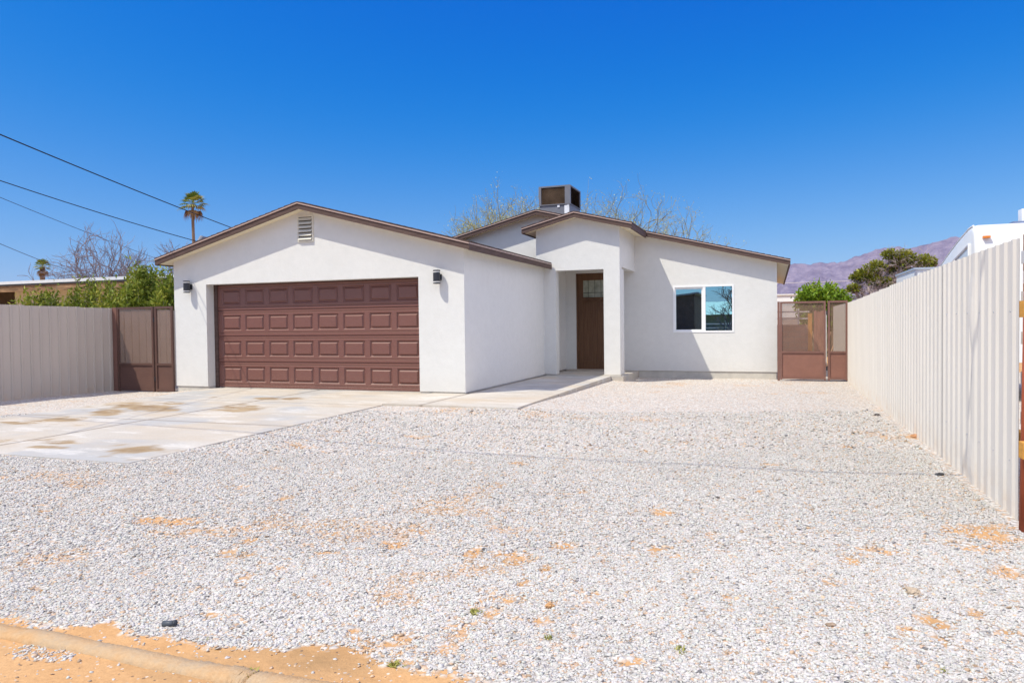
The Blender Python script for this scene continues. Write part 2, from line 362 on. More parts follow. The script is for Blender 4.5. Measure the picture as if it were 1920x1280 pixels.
def stones():
    r = rs(11)
    ico = np.array([(0,0,1),(.894,0,.447),(.276,.851,.447),(-.724,.526,.447),(-.724,-.526,.447),(.276,-.851,.447),(.724,.526,-.447),(-.276,.851,-.447),(-.894,0,-.447),(-.276,-.851,-.447),(.724,-.526,-.447),(0,0,-1)])
    icof = np.array([(0,1,2),(0,2,3),(0,3,4),(0,4,5),(0,5,1),(1,6,2),(2,7,3),(3,8,4),(4,9,5),(5,10,1),(1,10,6),(2,6,7),(3,7,8),(4,8,9),(5,9,10),(6,11,7),(7,11,8),(8,11,9),(9,11,10),(10,11,6)])
    octa = np.array([(1,0,0),(0,1,0),(-1,0,0),(0,-1,0),(0,0,1),(0,0,-1.)])
    octf = np.array([(0,1,4),(1,2,4),(2,3,4),(3,0,4),(1,0,5),(2,1,5),(3,2,5),(0,3,5)])
    V = []; Fc = []; C = []; off = 0
    fw = np.array([DX[2], DY[2]]); rt = np.array([DX[0], DY[0]])
    for base, fcs, z0, z1, dens, size in ((ico, icof, 1.9, 4.1, 10500, .0060), (octa, octf, 4.1, 7.4, 5200, .0082), (octa, octf, 7.4, 11.0, 1100, .0125)):
        area = 1.78 * (z1 * z1 - z0 * z0) / 2; n = int(area * dens)
        zc = np.sqrt(r.uniform(z0 * z0, z1 * z1, n)); u = r.uniform(-.98, .80, n) * zc
        P = zc[:, None] * fw + u[:, None] * rt; x, y = P[:, 0], P[:, 1]
        D = dirt(x, y)
        keep = (r.rand(n) < .05) | (r.rand(n) > D * 1.0 - .045 * (fbm(x, y, 3, 4) > .5)) 
        keep &= ~on_slab(x, y) & (x < 1.44) & (x > -13.6)
        keep &= ~((y < 2.55) & (x < -.9) & (r.rand(n) < .75) & (np.interp(x, EX, EY) > y) & (r.rand(n) < .85))
        clump = np.hypot((x - onz(82, 1223, -.06).x) / .16, (y - onz(82, 1223, -.06).y) / .07) < 1
        keep |= clump & (r.rand(n) < .8) & (zc < 5)
        x, y = x[keep], y[keep]; n = len(x); D = D[keep]
        s = size * np.exp(np.clip(r.normal(0, .36, n), -.9, .62))
        k = len(base)
        q = base[None] * (1 + r.uniform(-.28, .28, (n, k, 1))) * (r.uniform(.6, 1.45, (n, 1, 3)))
        a = r.uniform(0, 2 * np.pi, (3, n)); ca, sa = np.cos(a), np.sin(a)
        a1 = a[1] * .12; cb, sb = np.cos(a1), np.sin(a1)
        R = np.zeros((n, 3, 3)); R[:, 0, 0] = ca[0]; R[:, 0, 1] = -sa[0]; R[:, 1, 0] = sa[0]; R[:, 1, 1] = ca[0]; R[:, 2, 2] = 1
        T = np.zeros((n, 3, 3)); T[:, 0, 0] = cb; T[:, 0, 2] = sb; T[:, 2, 0] = -sb; T[:, 2, 2] = cb; T[:, 1, 1] = 1
        S = np.zeros((n, 3, 3)); S[:, 2, 2] = 1; S[:, 0, 0] = ca[2]; S[:, 0, 1] = -sa[2]; S[:, 1, 0] = sa[2]; S[:, 1, 1] = ca[2]
        q = q * np.array([1, 1, .44]) * s[:, None, None]
        q = np.einsum('nij,nkj->nki', S @ T @ R, q)
        z = gz(x, y) + (fbm(x, y, 1.2, 2) - .5) * .03 - D * .012 + s * r.uniform(-.30, .30, n)
        q += np.stack([x, y, z], -1)[:, None]
        V.append(q.reshape(-1, 3)); Fc.append((fcs[None] + (np.arange(n) * k)[:, None, None] + off).reshape(-1, 3)); off += n * k
        b = np.clip(r.beta(3.2, 1.7, n), 0, 1)
        g = (.41 + .19 * b) * (1 + .16 * (fbm(x, y, 1.1, 0) - .5))
        col = g[:, None] * np.array([1.0, .95, .88]) * (1 + r.normal(0, .018, (n, 3)))
        tn = r.rand(n) < .07 + .25 * (D > .15); col[tn] = np.array([.56, .40, .27]) * (.6 + .6 * r.rand(tn.sum(), 1))
        dk = r.rand(n) < .028; col[dk] = np.array([.20, .19, .185]) * (.6 + .9 * r.rand(dk.sum(), 1))
        C.append(np.repeat(np.concatenate([np.clip(col, 0, .9), np.ones((n, 1))], 1), k, 0))
    V = np.concatenate(V); Fc = np.concatenate(Fc); C = np.concatenate(C)
    me = bpy.data.meshes.new('gravel'); nf = len(Fc)
    me.vertices.add(len(V)); me.vertices.foreach_set('co', V.astype(np.float32).ravel())
    me.loops.add(nf * 3); me.loops.foreach_set('vertex_index', Fc.astype(np.int32).ravel())
    me.polygons.add(nf); me.polygons.foreach_set('loop_start', np.arange(0, nf * 3, 3, dtype=np.int32))
    me.update(calc_edges=True); me.validate()
    at_ = me.color_attributes.new('col', 'FLOAT_COLOR', 'POINT'); at_.data.foreach_set('color', C.astype(np.float32).ravel())
    t = NT('crushed stone'); ac = t.n('ShaderNodeAttribute', attribute_name='col').outputs['Color']
    me.materials.append(t.out(t.bsdf(ac, .85, .2)))
    o = bpy.data.objects.new('gravel', me); COL.objects.link(o)
    tag(o, 'loose pale crushed stones covering the yard in the foreground', 'gravel', kind='stuff')
    print('stones', len(V), nf)
stones()

# ------------------------------------------------------------------ driveway and front path
def slab_mat():
    t = NT('driveway concrete')
    st = t.n('ShaderNodeAttribute', attribute_name='stain').outputs['Fac']; jt = t.n('ShaderNodeAttribute', attribute_name='joint').outputs['Fac']
    gy = t.n('ShaderNodeAttribute', attribute_name='damp').outputs['Fac']
    c = t.ramp(t.noise(1.1, 6, .65), [(.3, (.44, .385, .315)), (.7, (.55, .505, .445))])
    c = t.mix(.3, c, t.ramp(t.noise(35, 5, .7), [(.3, (.36, .32, .27)), (.7, (.60, .56, .50))]))
    c = t.mix(t.math('MULTIPLY', gy, .85), c, (.40, .395, .385))
    c = t.mix(t.math('MULTIPLY', st, t.math('ADD', .42, t.math('MULTIPLY', t.noise(6, 6, .7, t.scaled((1, 2.2, 1))), .9))), c, t.ramp(t.noise(2.5, 4), [(.35, (.23, .14, .055)), (.65, (.36, .25, .13))]))
    rust = t.ramp(t.noise(.55, 5, .65, t.scaled((.7, 1.6, 1))), [(.46, (0, 0, 0)), (.68, (.45, .45, .45))])
    c = t.mix(rust, c, (.50, .375, .235))
    pale = t.ramp(t.noise(1.6, 6, .7, t.scaled((.6, 2.0, 1))), [(.54, (0, 0, 0)), (.61, (.55, .55, .55)), (.70, (0, 0, 0))])
    c = t.mix(pale, c, (.66, .625, .57))
    c = t.mix(t.math('MULTIPLY', jt, .8), c, (.17, .13, .10))
    return t.out(t.bsdf(c, .85, .25, 0, t.noise(60, 4, .7), .25, .004))
slab_m = slab_mat()
STAIN = [(270,762,75,8),(210,772,55,6),(330,757,30,4),(450,763,55,6),(425,768,30,3),(500,748,25,3),(40,792,80,6),(110,787,50,4),(285,843,55,7),(240,858,30,4),(95,838,40,3),(120,829,40,4),(230,833,22,5),(0,825,60,4),(400,744,22,2.2),(545,747,22,2)]
SW = []
for a, b, ra, rb in STAIN:
    c = onz(a, b, 0); e1 = onz(a + ra, b, 0); e2 = onz(a, b - rb, 0)
    SW.append((c.x, c.y, np.array([[e1.x - c.x, e2.x - c.x], [e1.y - c.y, e2.y - c.y]])))
def slab(name, P2, top, nx, ny, label, cat, joints, stain=True, thick=.13):
    (ax, ay), (bx, by), (cx, cy), (dx, dy) = P2
    U, Vv = np.meshgrid(np.linspace(0, 1, nx), np.linspace(0, 1, ny))
    X = (ax * (1-U) + bx * U) * (1-Vv) + (dx * (1-U) + cx * U) * Vv; Y = (ay * (1-U) + by * U) * (1-Vv) + (dy * (1-U) + cy * U) * Vv
    J = np.zeros_like(X)
    for kind, p in joints:
        q = np.abs((U if kind == 'u' else Vv) - p) * (math.hypot(bx-ax, by-ay) if kind == 'u' else math.hypot(dx-ax, dy-ay))
        J = np.maximum(J, np.clip(1.3 - q / .03, 0, 1))
    S = np.zeros_like(X); nz = fbm(X, Y, 3.0)
    if stain:
        for sx, sy, A in SW:
            w = np.linalg.solve(A, np.stack([(X - sx).ravel(), (Y - sy).ravel()])); rr = np.hypot(*w).reshape(X.shape)
            S = np.maximum(S, np.clip((1.05 - rr + (nz - .5) * 2.8) * 1.5, 0, 1))
    G = np.clip((fbm(X, Y, .75, 2) - .47) * 9, 0, 1)
    Z = top - J * .008
    n, m = X.shape; idx = np.arange(n * m).reshape(n, m)
    v = np.stack([X, Y, Z], -1).reshape(-1, 3)
    f = np.stack([idx[:-1, :-1], idx[:-1, 1:], idx[1:, 1:], idx[1:, :-1]], -1).reshape(-1, 4).tolist()
    ring = list(idx[0]) + list(idx[1:, -1]) + list(idx[-1, -2::-1]) + list(idx[-2:0:-1, 0]); k = len(ring); o = n * m
    low = v[ring].copy(); low[:, 2] = top - thick
    v = np.concatenate([v, low])
    f += [(int(ring[i]), o + i, o + (i+1) % k, int(ring[(i+1) % k])) for i in range(k)]
    me = bpy.data.meshes.new(name); me.from_pydata(v.tolist(), [], f)
    for nm, arr in (('stain', S), ('joint', J), ('damp', G)):
        a = me.attributes.new(nm, 'FLOAT', 'POINT'); a.data.foreach_set('value', np.concatenate([arr.ravel(), np.zeros(k)]).astype(np.float32))
    bm = bmesh.new(); bm.from_mesh(me); bmesh.ops.recalc_face_normals(bm, faces=bm.faces); bm.to_mesh(me); bm.free()
    me.materials.append(slab_m); ob = bpy.data.objects.new(name, me); COL.objects.link(ob)
    tag(ob, label, cat, kind='structure'); return ob
slab('driveway', DR, 0., 190, 270, 'wide concrete driveway with brown water stains leading to the garage door', 'driveway', [('u', .5), ('v', .36), ('v', .70)])
slab('path', [(-5.955, 10.2), (-3.63, 10.2), (-3.63, 16.86), (-5.955, 16.86)], .02, 60, 150, 'concrete path slab running beside the garage to the porch', 'path', [('v', .33), ('u', .30)], False, .2)
slab('porch_floor', [(-5.28, 16.865), (-3.335, 16.865), (-3.335, 19.05), (-5.28, 19.05)], .024, 30, 40, 'concrete floor slab under the entry porch', 'porch floor', [], False, .25)

# ------------------------------------------------------------------ house
YG, XG, XL = 12.05, -5.29, -12.06           # garage front, garage right and left faces
YP, YW, XR = 16.90, 18.90, .088             # porch front, main front wall, right end
house = thing('house', (-6, 15, 0), 'single storey white stucco house with brown trimmed gable roofs and a brown garage door', 'house')

GT = lambda x: 3.715 - .264 * abs(x + 8.69)          # garage roof top
PT = lambda x: 3.955 - .250 * abs(x + 4.45)          # porch roof top
MT = lambda x: 4.391 - .2505 * abs(x + 6.04)         # main roof top
DROP = .135

def gable_pts(T, x0, x1, xp, d=0.):
    return [(x0, T(x0) - d), (xp, T(xp) - d), (x1, T(x1) - d)] if x0 < xp < x1 else [(x0, T(x0) - d), (x1, T(x1) - d)]

w = MB()
w.wall(gable_pts(GT, XL, XG, -8.69, .125), .045, YG, YG + .24, [(-11.2, -6.22, .045, 2.185)])
w.box(XG - .25, XG, YG + .24, YP, .045, GT(XG) - .125)
w.box(XL, XL + .25, YG + .24, YW, .045, GT(XL) - .125)
w.build('wall', stucco, house)
w = MB()
w.wall(gable_pts(MT, -12.17, XR, -6.04, .125), .03, YW, YW + .25, [(-5.02, -4.02, .03, 2.63), (-2.428, -.928, 1.02, 2.22)])
w.box(XR - .25, XR, YW + .25, 28.2, .03, MT(XR) - .125)
w.box(-12.17, -11.92, YW + .25, 28.2, .03, MT(-12.1) - .125)
w.box(-12.17, XR, 28.2, 28.45, .03, MT(XR) - .125)
w.build('wall', stucco, house)
w = MB()                                             # porch
w.wall(gable_pts(PT, -5.48, -3.41, -4.45, .125), 2.57, YP, YP + .25)
w.box(-5.48, -4.985, YP, YP + .25, .05, 2.57)
w.box(-3.66, -3.41, YP + .25, YW, 2.62, PT(-3.41) - .125)
w.box(-5.48, -5.289, YP + .25, YW, .05, PT(-5.48) - .125)
w.box(-5.289, -3.66, YP + .25, YW, 2.72, 2.80)
w.build('porch_wall', stucco, house)
MB().box(-3.80, -3.41, YP, YP + .49, .06, 2.57).build('pillar', stucco, house)
found_m = M('pale foundation render', (.52, .485, .43), .9, .12, 4, .3, 50)
def foundation(*boxes):
    f = MB()
    for q in boxes: f.box(*q)
    return f.build('foundation', found_m, house)
foundation((XL + .02, -11.2, YG + .02, YG + .22, -.2, .045), (XL + .02, XL + .2, YG + .22, YW, -.2, .045))
foundation((-6.22, XG - .015, YG + .015, YG + .22, -.2, .045), (XG - .22, XG - .015, YG + .22, YP, -.2, .045))
foundation((-3.33, XR - .02, YW + .022, YW + .22, -.3, .03), (XR - .2, XR - .02, YW + .22, 28.2, -.3, .03))
foundation((-3.80, -3.40, YP - .015, YP + .5, -.3, .06))
foundation((-5.28, -4.99, YP + .02, YP + .24, .024, .05))

def steps(T, x0, x1, course=.145):
    """top outline of a slope from x0 to x1, each shingle course a small step"""
    n = max(1, int(abs(x1 - x0) / course)); pts = []
    for i in range(n):
        a = x0 + (x1 - x0) * i / n; b = x0 + (x1 - x0) * (i + 1) / n
        lo, hi = (0.007, -.004) if T(a) < T(b) else (-.004, .007)
        pts += [(a, T(a) + lo), (b, T(b) + hi)]
    return pts
def roof_slope(T, x0, x1, y0, y1, mb):
    mb.prism(steps(T, x0, x1) + [(x1, T(x1) - .032), (x0, T(x0) - .032)], 'y', y0, y1)
def rake(T, x0, x1, y0, th, mb, dm):
    mb.prism([(x0, T(x0) - .034), (x1, T(x1) - .034), (x1, T(x1) - .148), (x0, T(x0) - .148)], 'y', y0 + .012, y0 + .012 + th)
    dm.prism([(x0, T(x0) - .026), (x1, T(x1) - .026), (x1, T(x1) - .046), (x0, T(x0) - .046)], 'y', y0 - .006, y0 + .0115)
def soffit(T, x0, x1, y0, y1, mb):
    mb.prism([(x0, T(x0) - .118), (x1, T(x1) - .118), (x1, T(x1) - .133), (x0, T(x0) - .133)], 'y', y0, y1)

# garage roof
y0 = YG - .27; xl, xr, xp = -12.31, -5.07, -8.69
r = MB(); roof_slope(GT, xl, xp, y0, YW - .1, r); roof_slope(GT, xp, -5.485, y0, YW - .1, r); roof_slope(GT, -5.485, xr, y0, YP - .06, r)
groof = r.build('roof', shingle_m, house)
a = MB(); d = MB()
for p, q in ((xl, xp), (xp, xr)): rake(GT, p, q, y0, .04, a, d)
a.box(xr - .04, xr - .002, y0 + .053, YP - .03, GT(xr) - .148, GT(xr) - .034); a.box(xl + .002, xl + .04, y0 + .053, YW, GT(xl) - .148, GT(xl) - .034)
d.box(xr - .002, xr + .008, y0 + .012, YP - .05, GT(xr) - .044, GT(xr) - .022)
a.build('fascia', fascia_m, groof); d.build('drip_edge', drip_m, groof)
s = MB(); soffit(GT, xl + .041, xp, y0 + .053, YW, s); soffit(GT, xp, -5.49, y0 + .053, YW, s); soffit(GT, -5.49, xr - .041, y0 + .053, YP, s)
s.build('soffit', soffit_m, groof)
# porch roof
y0 = YP - .27; xl, xr, xp = -5.765, -3.065, -4.45
r = MB(); roof_slope(PT, xl, xp, y0, YW, r); roof_slope(PT, xp, xr, y0, YW - .285, r)
proof = r.build('roof', shingle_m, house)
a = MB(); d = MB()
for p, q in ((xl, xp), (xp, xr)): rake(PT, p, q, y0, .04, a, d)
a.box(xr - .04, xr - .002, y0 + .053, YW - .275, PT(xr) - .148, PT(xr) - .034); a.box(xl + .002, xl + .04, y0 + .053, YW, PT(xl) - .148, PT(xl) - .034)
a.build('fascia', fascia_m, proof); d.build('drip_edge', drip_m, proof)
s = MB(); soffit(PT, xl + .041, xp, y0 + .053, YW, s); soffit(PT, xp, xr - .041, y0 + .053, YW, s)
s.build('soffit', soffit_m, proof)
# main roof
y0 = YW - .27; xl, xr, xp = -12.47, .393, -6.04
r = MB(); roof_slope(MT, xl, xp, y0, 28.7, r); roof_slope(MT, xp, xr, y0, 28.7, r)
mroof = r.build('roof', shingle_m, house)
a = MB(); d = MB()
for p, q in ((xl, xp), (xp, -3.06), (-3.06, xr)): rake(MT, p, q, y0, .04, a, d)
a.box(xr - .04, xr - .002, y0 + .053, 28.6, MT(xr) - .148, MT(xr) - .034)
a.build('fascia', fascia_m, mroof); d.build('drip_edge', drip_m, mroof)
s = MB(); soffit(MT, xl + .041, xp, y0 + .053, 28.6, s); soffit(MT, xp, xr - .041, y0 + .053, 28.6, s)
s.build('soffit', soffit_m, mroof)

# garage door: four sections of eight raised panels
YD = YG + .245
gd = bpy.data.objects.new('garage_door', None); COL.objects.link(gd); gd.parent = house; gd.empty_display_size = .2
def ring(mb, x0, x1, z0, z1, ya, e, yb):
    """sloping border between the rectangle at depth ya and the one inset by e at depth yb"""
    o = [(x0,ya,z0),(x1,ya,z0),(x1,ya,z1),(x0,ya,z1)]; i = [(x0+e,yb,z0+e),(x1-e,yb,z0+e),(x1-e,yb,z1-e),(x0+e,yb,z1-e)]
    mb.add(o + i, [(0,1,5,4),(1,2,6,5),(2,3,7,6),(3,0,4,7)])
def quad(mb, x0, x1, z0, z1, y): mb.add([(x0,y,z0),(x1,y,z0),(x1,y,z1),(x0,y,z1)], [(0,1,2,3)])
DX0, DX1 = -11.115, -6.235; SH = .5425
for k in range(4):
    z0 = .012 + k * SH; z1 = z0 + SH - .004; m = MB()
    pw = (DX1 - DX0 - .10) / 8; cz0, cz1 = z0 + .118, z1 - .098
    def bead(za, zb):
        for zz in (za,): m.add([(DX0,YD,zz-.012),(DX1,YD,zz-.012),(DX1,YD+.009,zz-.004),(DX0,YD+.009,zz-.004),(DX1,YD,zz+.012),(DX0,YD,zz+.012)], [(0,1,2,3),(3,2,4,5)])
    quad(m, DX0, DX1, z0 + .035, z0 + .056, YD); bead(z0 + .068, 0); quad(m, DX0, DX1, z0 + .080, cz0, YD)
    quad(m, DX0, DX1, cz1, z1 - .064, YD); bead(z1 - .052, 0); quad(m, DX0, DX1, z1 - .040, z1 - .022, YD)
    m.add([(DX0,YD+.012,z0),(DX1,YD+.012,z0),(DX1,YD,z0+.010),(DX0,YD,z0+.010),(DX0,YD,z0+.035),(DX1,YD,z0+.035)], [(0,1,2,3),(3,2,5,4)])
    m.add([(DX0,YD,z1-.022),(DX1,YD,z1-.022),(DX1,YD+.014,z1-.012),(DX0,YD+.014,z1-.012),(DX1,YD+.014,z1),(DX0,YD+.014,z1)], [(0,1,2,3),(3,2,4,5)])
    xs = DX0 + .05; quad(m, DX0, xs, cz0, cz1, YD); quad(m, DX1 - .05, DX1, cz0, cz1, YD)
    for j in range(8):
        a0 = xs + j * pw; b0 = a0 + pw; p0, p1 = a0 + .055, b0 - .055
        quad(m, a0, p0, cz0, cz1, YD); quad(m, p1, b0, cz0, cz1, YD)
        ring(m, p0, p1, cz0, cz1, YD, .022, YD + .022)
        ring(m, p0 + .022, p1 - .022, cz0 + .022, cz1 - .022, YD + .022, .012, YD + .022)
        ring(m, p0 + .034, p1 - .034, cz0 + .034, cz1 - .034, YD + .022, .026, YD - .004)
        quad(m, p0 + .060, p1 - .060, cz0 + .060, cz1 - .060, YD - .004)
    m.build('section', gdoor_m, gd)
m = MB(); m.box(-11.2, DX0 - .004, YD - .03, YD + .06, .002, 2.185); m.box(DX1 + .002, -6.22, YD - .0, YD + .06, .002, 2.185); m.box(DX0, DX1, YD + .002, YD + .06, 2.184, 2.20)
m.build('jamb', fascia_m, gd)
MB().box(DX0, DX1, YD - .004, YD + .03, .001, .012).build('bottom_seal', M('pale rubber seal', (.5, .47, .43), .8), gd)
MB().box(-11.2, -6.22, YD + .08, YD + .1, 0, 2.3).build('backing', dark_m, gd)

# gable vent
v = MB(); vx0, vx1, vz0, vz1 = -8.845, -8.535, 2.985, 3.445
v.box(vx0, vx1, YG - .004, YG + .0, vz0, vz1)
v.box(vx0 - .03, vx0, YG - .022, YG - .001, vz0 - .03, vz1 + .03); v.box(vx1, vx1 + .03, YG - .022, YG - .001, vz0 - .03, vz1 + .03)
v.box(vx0, vx1, YG - .022, YG - .001, vz1, vz1 + .03); v.box(vx0, vx1, YG - .03, YG - .001, vz0 - .03, vz0)
for k in range(6):
    z = vz0 + .012 + k * (vz1 - vz0) / 6
    v.add([(vx0,YG-.055,z),(vx1,YG-.055,z),(vx1,YG-.008,z+.05),(vx0,YG-.008,z+.05),(vx0,YG-.055,z-.006),(vx1,YG-.055,z-.006),(vx1,YG-.008,z+.042),(vx0,YG-.008,z+.042)], [(0,1,2,3),(7,6,5,4),(0,4,5,1),(3,2,6,7),(0,3,7,4),(1,5,6,2)])
gv = v.build('gable_vent', vent_m, house)
MB().box(vx0 + .002, vx1 - .002, YG - .007, YG - .0045, vz0 + .002, vz1 - .002).build('backing', M('vent shadow gap', (.16, .15, .13), .9), gv)  # dark sheet painting in the shade between the louvres

# window: two white framed panes
def glassm():
    t = NT('tinted window glass')
    g = t.n('ShaderNodeBsdfGlossy'); g.inputs['Roughness'].default_value = 0; g.inputs['Color'].default_value = (.32, .60, .70, 1)
    d = t.bsdf((.012, .018, .018), .3)
    nz = t.n('ShaderNodeBump'); nz.inputs['Strength'].default_value = .02; nz.inputs['Distance'].default_value = .01; t.l(t.noise(2, 2), nz.inputs['Height']); t.l(nz.outputs[0], g.inputs['Normal'])
    mx = t.n('ShaderNodeMixShader'); mx.inputs[0].default_value = .85; t.l(d, mx.inputs[1]); t.l(g.outputs[0], mx.inputs[2]); return t.out(mx.outputs[0])
glass_m = glassm()
wx0, wx1, wz0, wz1 = -2.428, -.928, 1.02, 2.22; wm_ = -1.655; yf = YW - .012
fr = MB(); t_ = .042
fr.box(wx0, wx1, yf, YW + .1, wz0, wz0 + t_); fr.box(wx0, wx1, yf, YW + .1, wz1 - t_, wz1)
fr.box(wx0, wx0 + t_, yf, YW + .1, wz0 + t_, wz1 - t_); fr.box(wx1 - t_, wx1, yf, YW + .1, wz0 + t_, wz1 - t_)
fr.box(wm_ - .035, wm_ + .035, yf + .004, YW + .1, wz0 + t_, wz1 - t_)
win = fr.build('window', white_m, house)
sh = MB(); sx0, sx1, sz0, sz1 = wx0 + t_, wm_ - .035, wz0 + t_, wz1 - t_
sh.box(sx0, sx1, YW + .03, YW + .065, sz0, sz0 + .03); sh.box(sx0, sx1, YW + .03, YW + .065, sz1 - .05, sz1); sh.box(sx0, sx0 + .025, YW + .03, YW + .065, sz0 + .03, sz1 - .05); sh.box(sx1 - .03, sx1, YW + .03, YW + .065, sz0 + .03, sz1 - .05)
sh.build('sash', white_m, win)
MB().box(sx0 + .025, sx1 - .03, YW + .045, YW + .055, sz0 + .03, sz1 - .05).build('pane', glass_m, win)
MB().box(wm_ + .035, wx1 - t_, YW + .03, YW + .04, wz0 + t_, wz1 - t_).build('pane', glass_m, win)

# front door
def dwood():
    t = NT('stained door wood'); v_ = t.scaled((14, 14, .7)); g = t.noise(3, 6, .65, v_)
    return t.out(t.bsdf(t.ramp(g, [(.25, (.078, .035, .016)), (.75, (.175, .085, .040))]), .5, .35, 0, g, .2, .003))
dwood_m = dwood()
yd = YW + .10; d0, d1, dz0, dz1 = -4.975, -4.06, .05, 2.60
m = MB(); m.box(d0, d1, yd + .02, yd + .05, dz0, dz1)
for x0, x1 in ((d0, d0 + .14), (d1 - .14, d1), (-4.578, -4.458)): m.box(x0, x1, yd, yd + .02, dz0 + (.22 if x0 == -4.578 else 0), 1.88 if x0 == -4.578 else dz1)
m.box(d0 + .14, d1 - .14, yd, yd + .02, dz0, dz0 + .22); m.box(d0 + .14, d1 - .14, yd, yd + .02, 1.88, 1.985); m.box(d0 + .14, d1 - .14, yd, yd + .02, 2.44, dz1)
door = m.build('door', dwood_m, house)
m = MB(); m.box(d0 + .10, d1 - .10, yd - .055, yd - .001, 1.925, 1.965)
for k in range(4):
    x = d0 + .16 + k * .19; m.box(x, x + .09, yd - .042, yd - .001, 1.875, 1.9245)
m.build('shelf', dwood_m, door)
def leaded():
    t = NT('leaded door glass'); gl = t.bsdf(t.ramp(t.noise(5, 3), [(.3, (.22, .23, .18)), (.7, (.42, .44, .36))]), .12, .6)
    return t.out(gl)
MB().box(d0 + .14, d1 - .14, yd + .006, yd + .014, 1.985, 2.44).build('glass', leaded(), door)
m = MB(); zl = 2.10
m.box(d0 + .14, d1 - .14, yd + .002, yd + .0055, zl, zl + .014)
for x in (-4.70, -4.52, -4.35): m.box(x, x + .012, yd + .002, yd + .0055, 1.985, 2.44)
m.build('leading', M('dark lead came', (.05, .05, .045), .5), door)
m = MB(); m.box(-5.02, d0 - .003, yd - .03, yd + .06, .03, 2.63); m.box(d1 + .003, -4.02, yd - .03, yd + .06, .03, 2.63); m.box(d0 - .003, d1 + .003, yd - .03, yd + .06, 2.603, 2.63)
m.build('door_frame', dwood_m, house)
m = MB(); m.tube([(d1 - .07, yd - .05, .95), (d1 - .07, yd - .05, 1.13)], .012, 8); m.tube([(d1 - .07, yd, .95), (d1 - .07, yd - .05, .95)], .01, 8); m.tube([(d1 - .07, yd, 1.13), (d1 - .07, yd - .05, 1.13)], .01, 8)
m.build('handle', black_m, door)
MB().box(-5.2, -3.7, 18.45, YW + .12, .02, .05).build('door_step', concrete_m, house)
MB().box(-5.284, -5.275, 17.30, 17.38, .40, .52).build('outlet', black_m, house)
MB().box(XG - .012, XG + .004, YG + .004, YP - .01, .030, .044).build('weep_screed', silver_m, house)
# service mast behind the left eave of the garage
m = MB(); m.tube([(-12.2, 13.2, 2.0), (-12.2, 13.2, 3.22)], .03, 8); m.tube([(-12.2, 13.2, 3.22), (-12.2, 13.14, 3.30), (-12.2, 13.02, 3.31), (-12.2, 12.94, 3.22)], [.05, .065, .065, .05], 10)
m.build('service_mast', acm, house)
MB().box(-12.32, -12.07, 13.1, 13.5, 1.95, 2.5).build('meter_box', M('pale meter box', (.7, .7, .72), .5), house)

# wall lamps: copied from one
def wall_lamp(x, z, label):
    L = thing('wall_lamp', (x, YG, z), label, 'lamp', 'cylinder lamps beside the garage door')
    return L
lamp = wall_lamp(-11.615, 2.145, 'black cylinder wall lamp on the white wall left of the garage door')
def cyl(z0, z1, r, y=-.105, n=28): return MB().tube([(lamp.location.x, YG + y, lamp.location.z + z0), (lamp.location.x, YG + y, lamp.location.z + z1)], r, n)
cyl(-.080, .080, .066).build('body', black_m, lamp); cyl(.080, .104, .060).build('light_ring', frost_m, lamp); cyl(-.104, -.080, .060).build('light_ring', frost_m, lamp)
cyl(.104, .125, .066).build('cap', black_m, lamp); cyl(-.125, -.104, .066).build('cap', black_m, lamp)
MB().box(-11.615 - .055, -11.615 + .055, YG - .022, YG - .001, 2.145 - .055, 2.145 + .055).build('backplate', black_m, lamp)
MB().box(-11.615 - .02, -11.615 + .02, YG - .05, YG - .0225, 2.145 - .03, 2.145 + .03).build('arm', black_m, lamp)
lamp2 = lamp.copy(); COL.objects.link(lamp2); lamp2.location = (-5.79, YG, 2.16); lamp2['label'] = 'black cylinder wall lamp on the white wall between the garage door and the corner'
for ch in list(lamp.children): copy_part(ch, lamp2, (0, 0, 0))

# rooftop cooler
ac = thing('rooftop_cooler', (-6.2, 21.6, 4.3), 'grey boxy evaporative cooler with dark louvred sides standing on the roof ridge', 'cooler')
ax0, ax1, ay0, ay1, az0, az1 = -6.705, -5.715, 21.0, 22.25, 4.87, 5.45
m = MB(); p = .075
m.box(ax0, ax1, ay0, ay1, az1 - .045, az1); m.box(ax0, ax1, ay0, ay1, az0, az0 + .025)
for x in (ax0, ax1 - .17):
    m.box(x, x + (.075 if x == ax0 else .17), ay0, ay0 + p, az0 + .025, az1 - .045); m.box(x + (.0 if x == ax0 else .095), x + (.075 if x == ax0 else .17), ay1 - p, ay1, az0 + .025, az1 - .045)
m.build('cabinet', acm, ac)
MB().box(ax0 + .05, ax1 - .05, ay0 + .06, ay1 - .06, az0 + .026, az1 - .046).build('pad', acdark, ac)
for nm in (0, 1):
    m = MB()
    for k in range(16):
        z = az0 + .04 + k * .0305
        if nm == 0: m.add([(ax0 + .076, ay0 + .012, z), (ax1 - .171, ay0 + .012, z), (ax1 - .171, ay0 + .05, z + .022), (ax0 + .076, ay0 + .05, z + .022)], [(0, 1, 2, 3)])
        else: m.add([(ax1 - .012, ay0 + .076, z), (ax1 - .012, ay1 - .076, z), (ax1 - .048, ay1 - .076, z + .022), (ax1 - .048, ay0 + .076, z + .022)], [(0, 1, 2, 3)])
    m.build('louvre', acslat, ac)
m = MB(); m.box(ax0 + .02, ax1 - .02, ay0 + .03, ay1 - .03, 4.20, az0 - .001); m.build('plinth', acm, ac)
for x in (ax0 + .58, ax0 + .88): MB().box(x, x + .07, ay0 + .012, ay0 + .029, az0 - .075, az0 + .002).build('bracket', acw, ac)
MB().box(ax1 - .19, ax1 - .04, ay0 + .015, ay0 + .029, 4.5, az0 - .02).build('bracket', acw, ac)

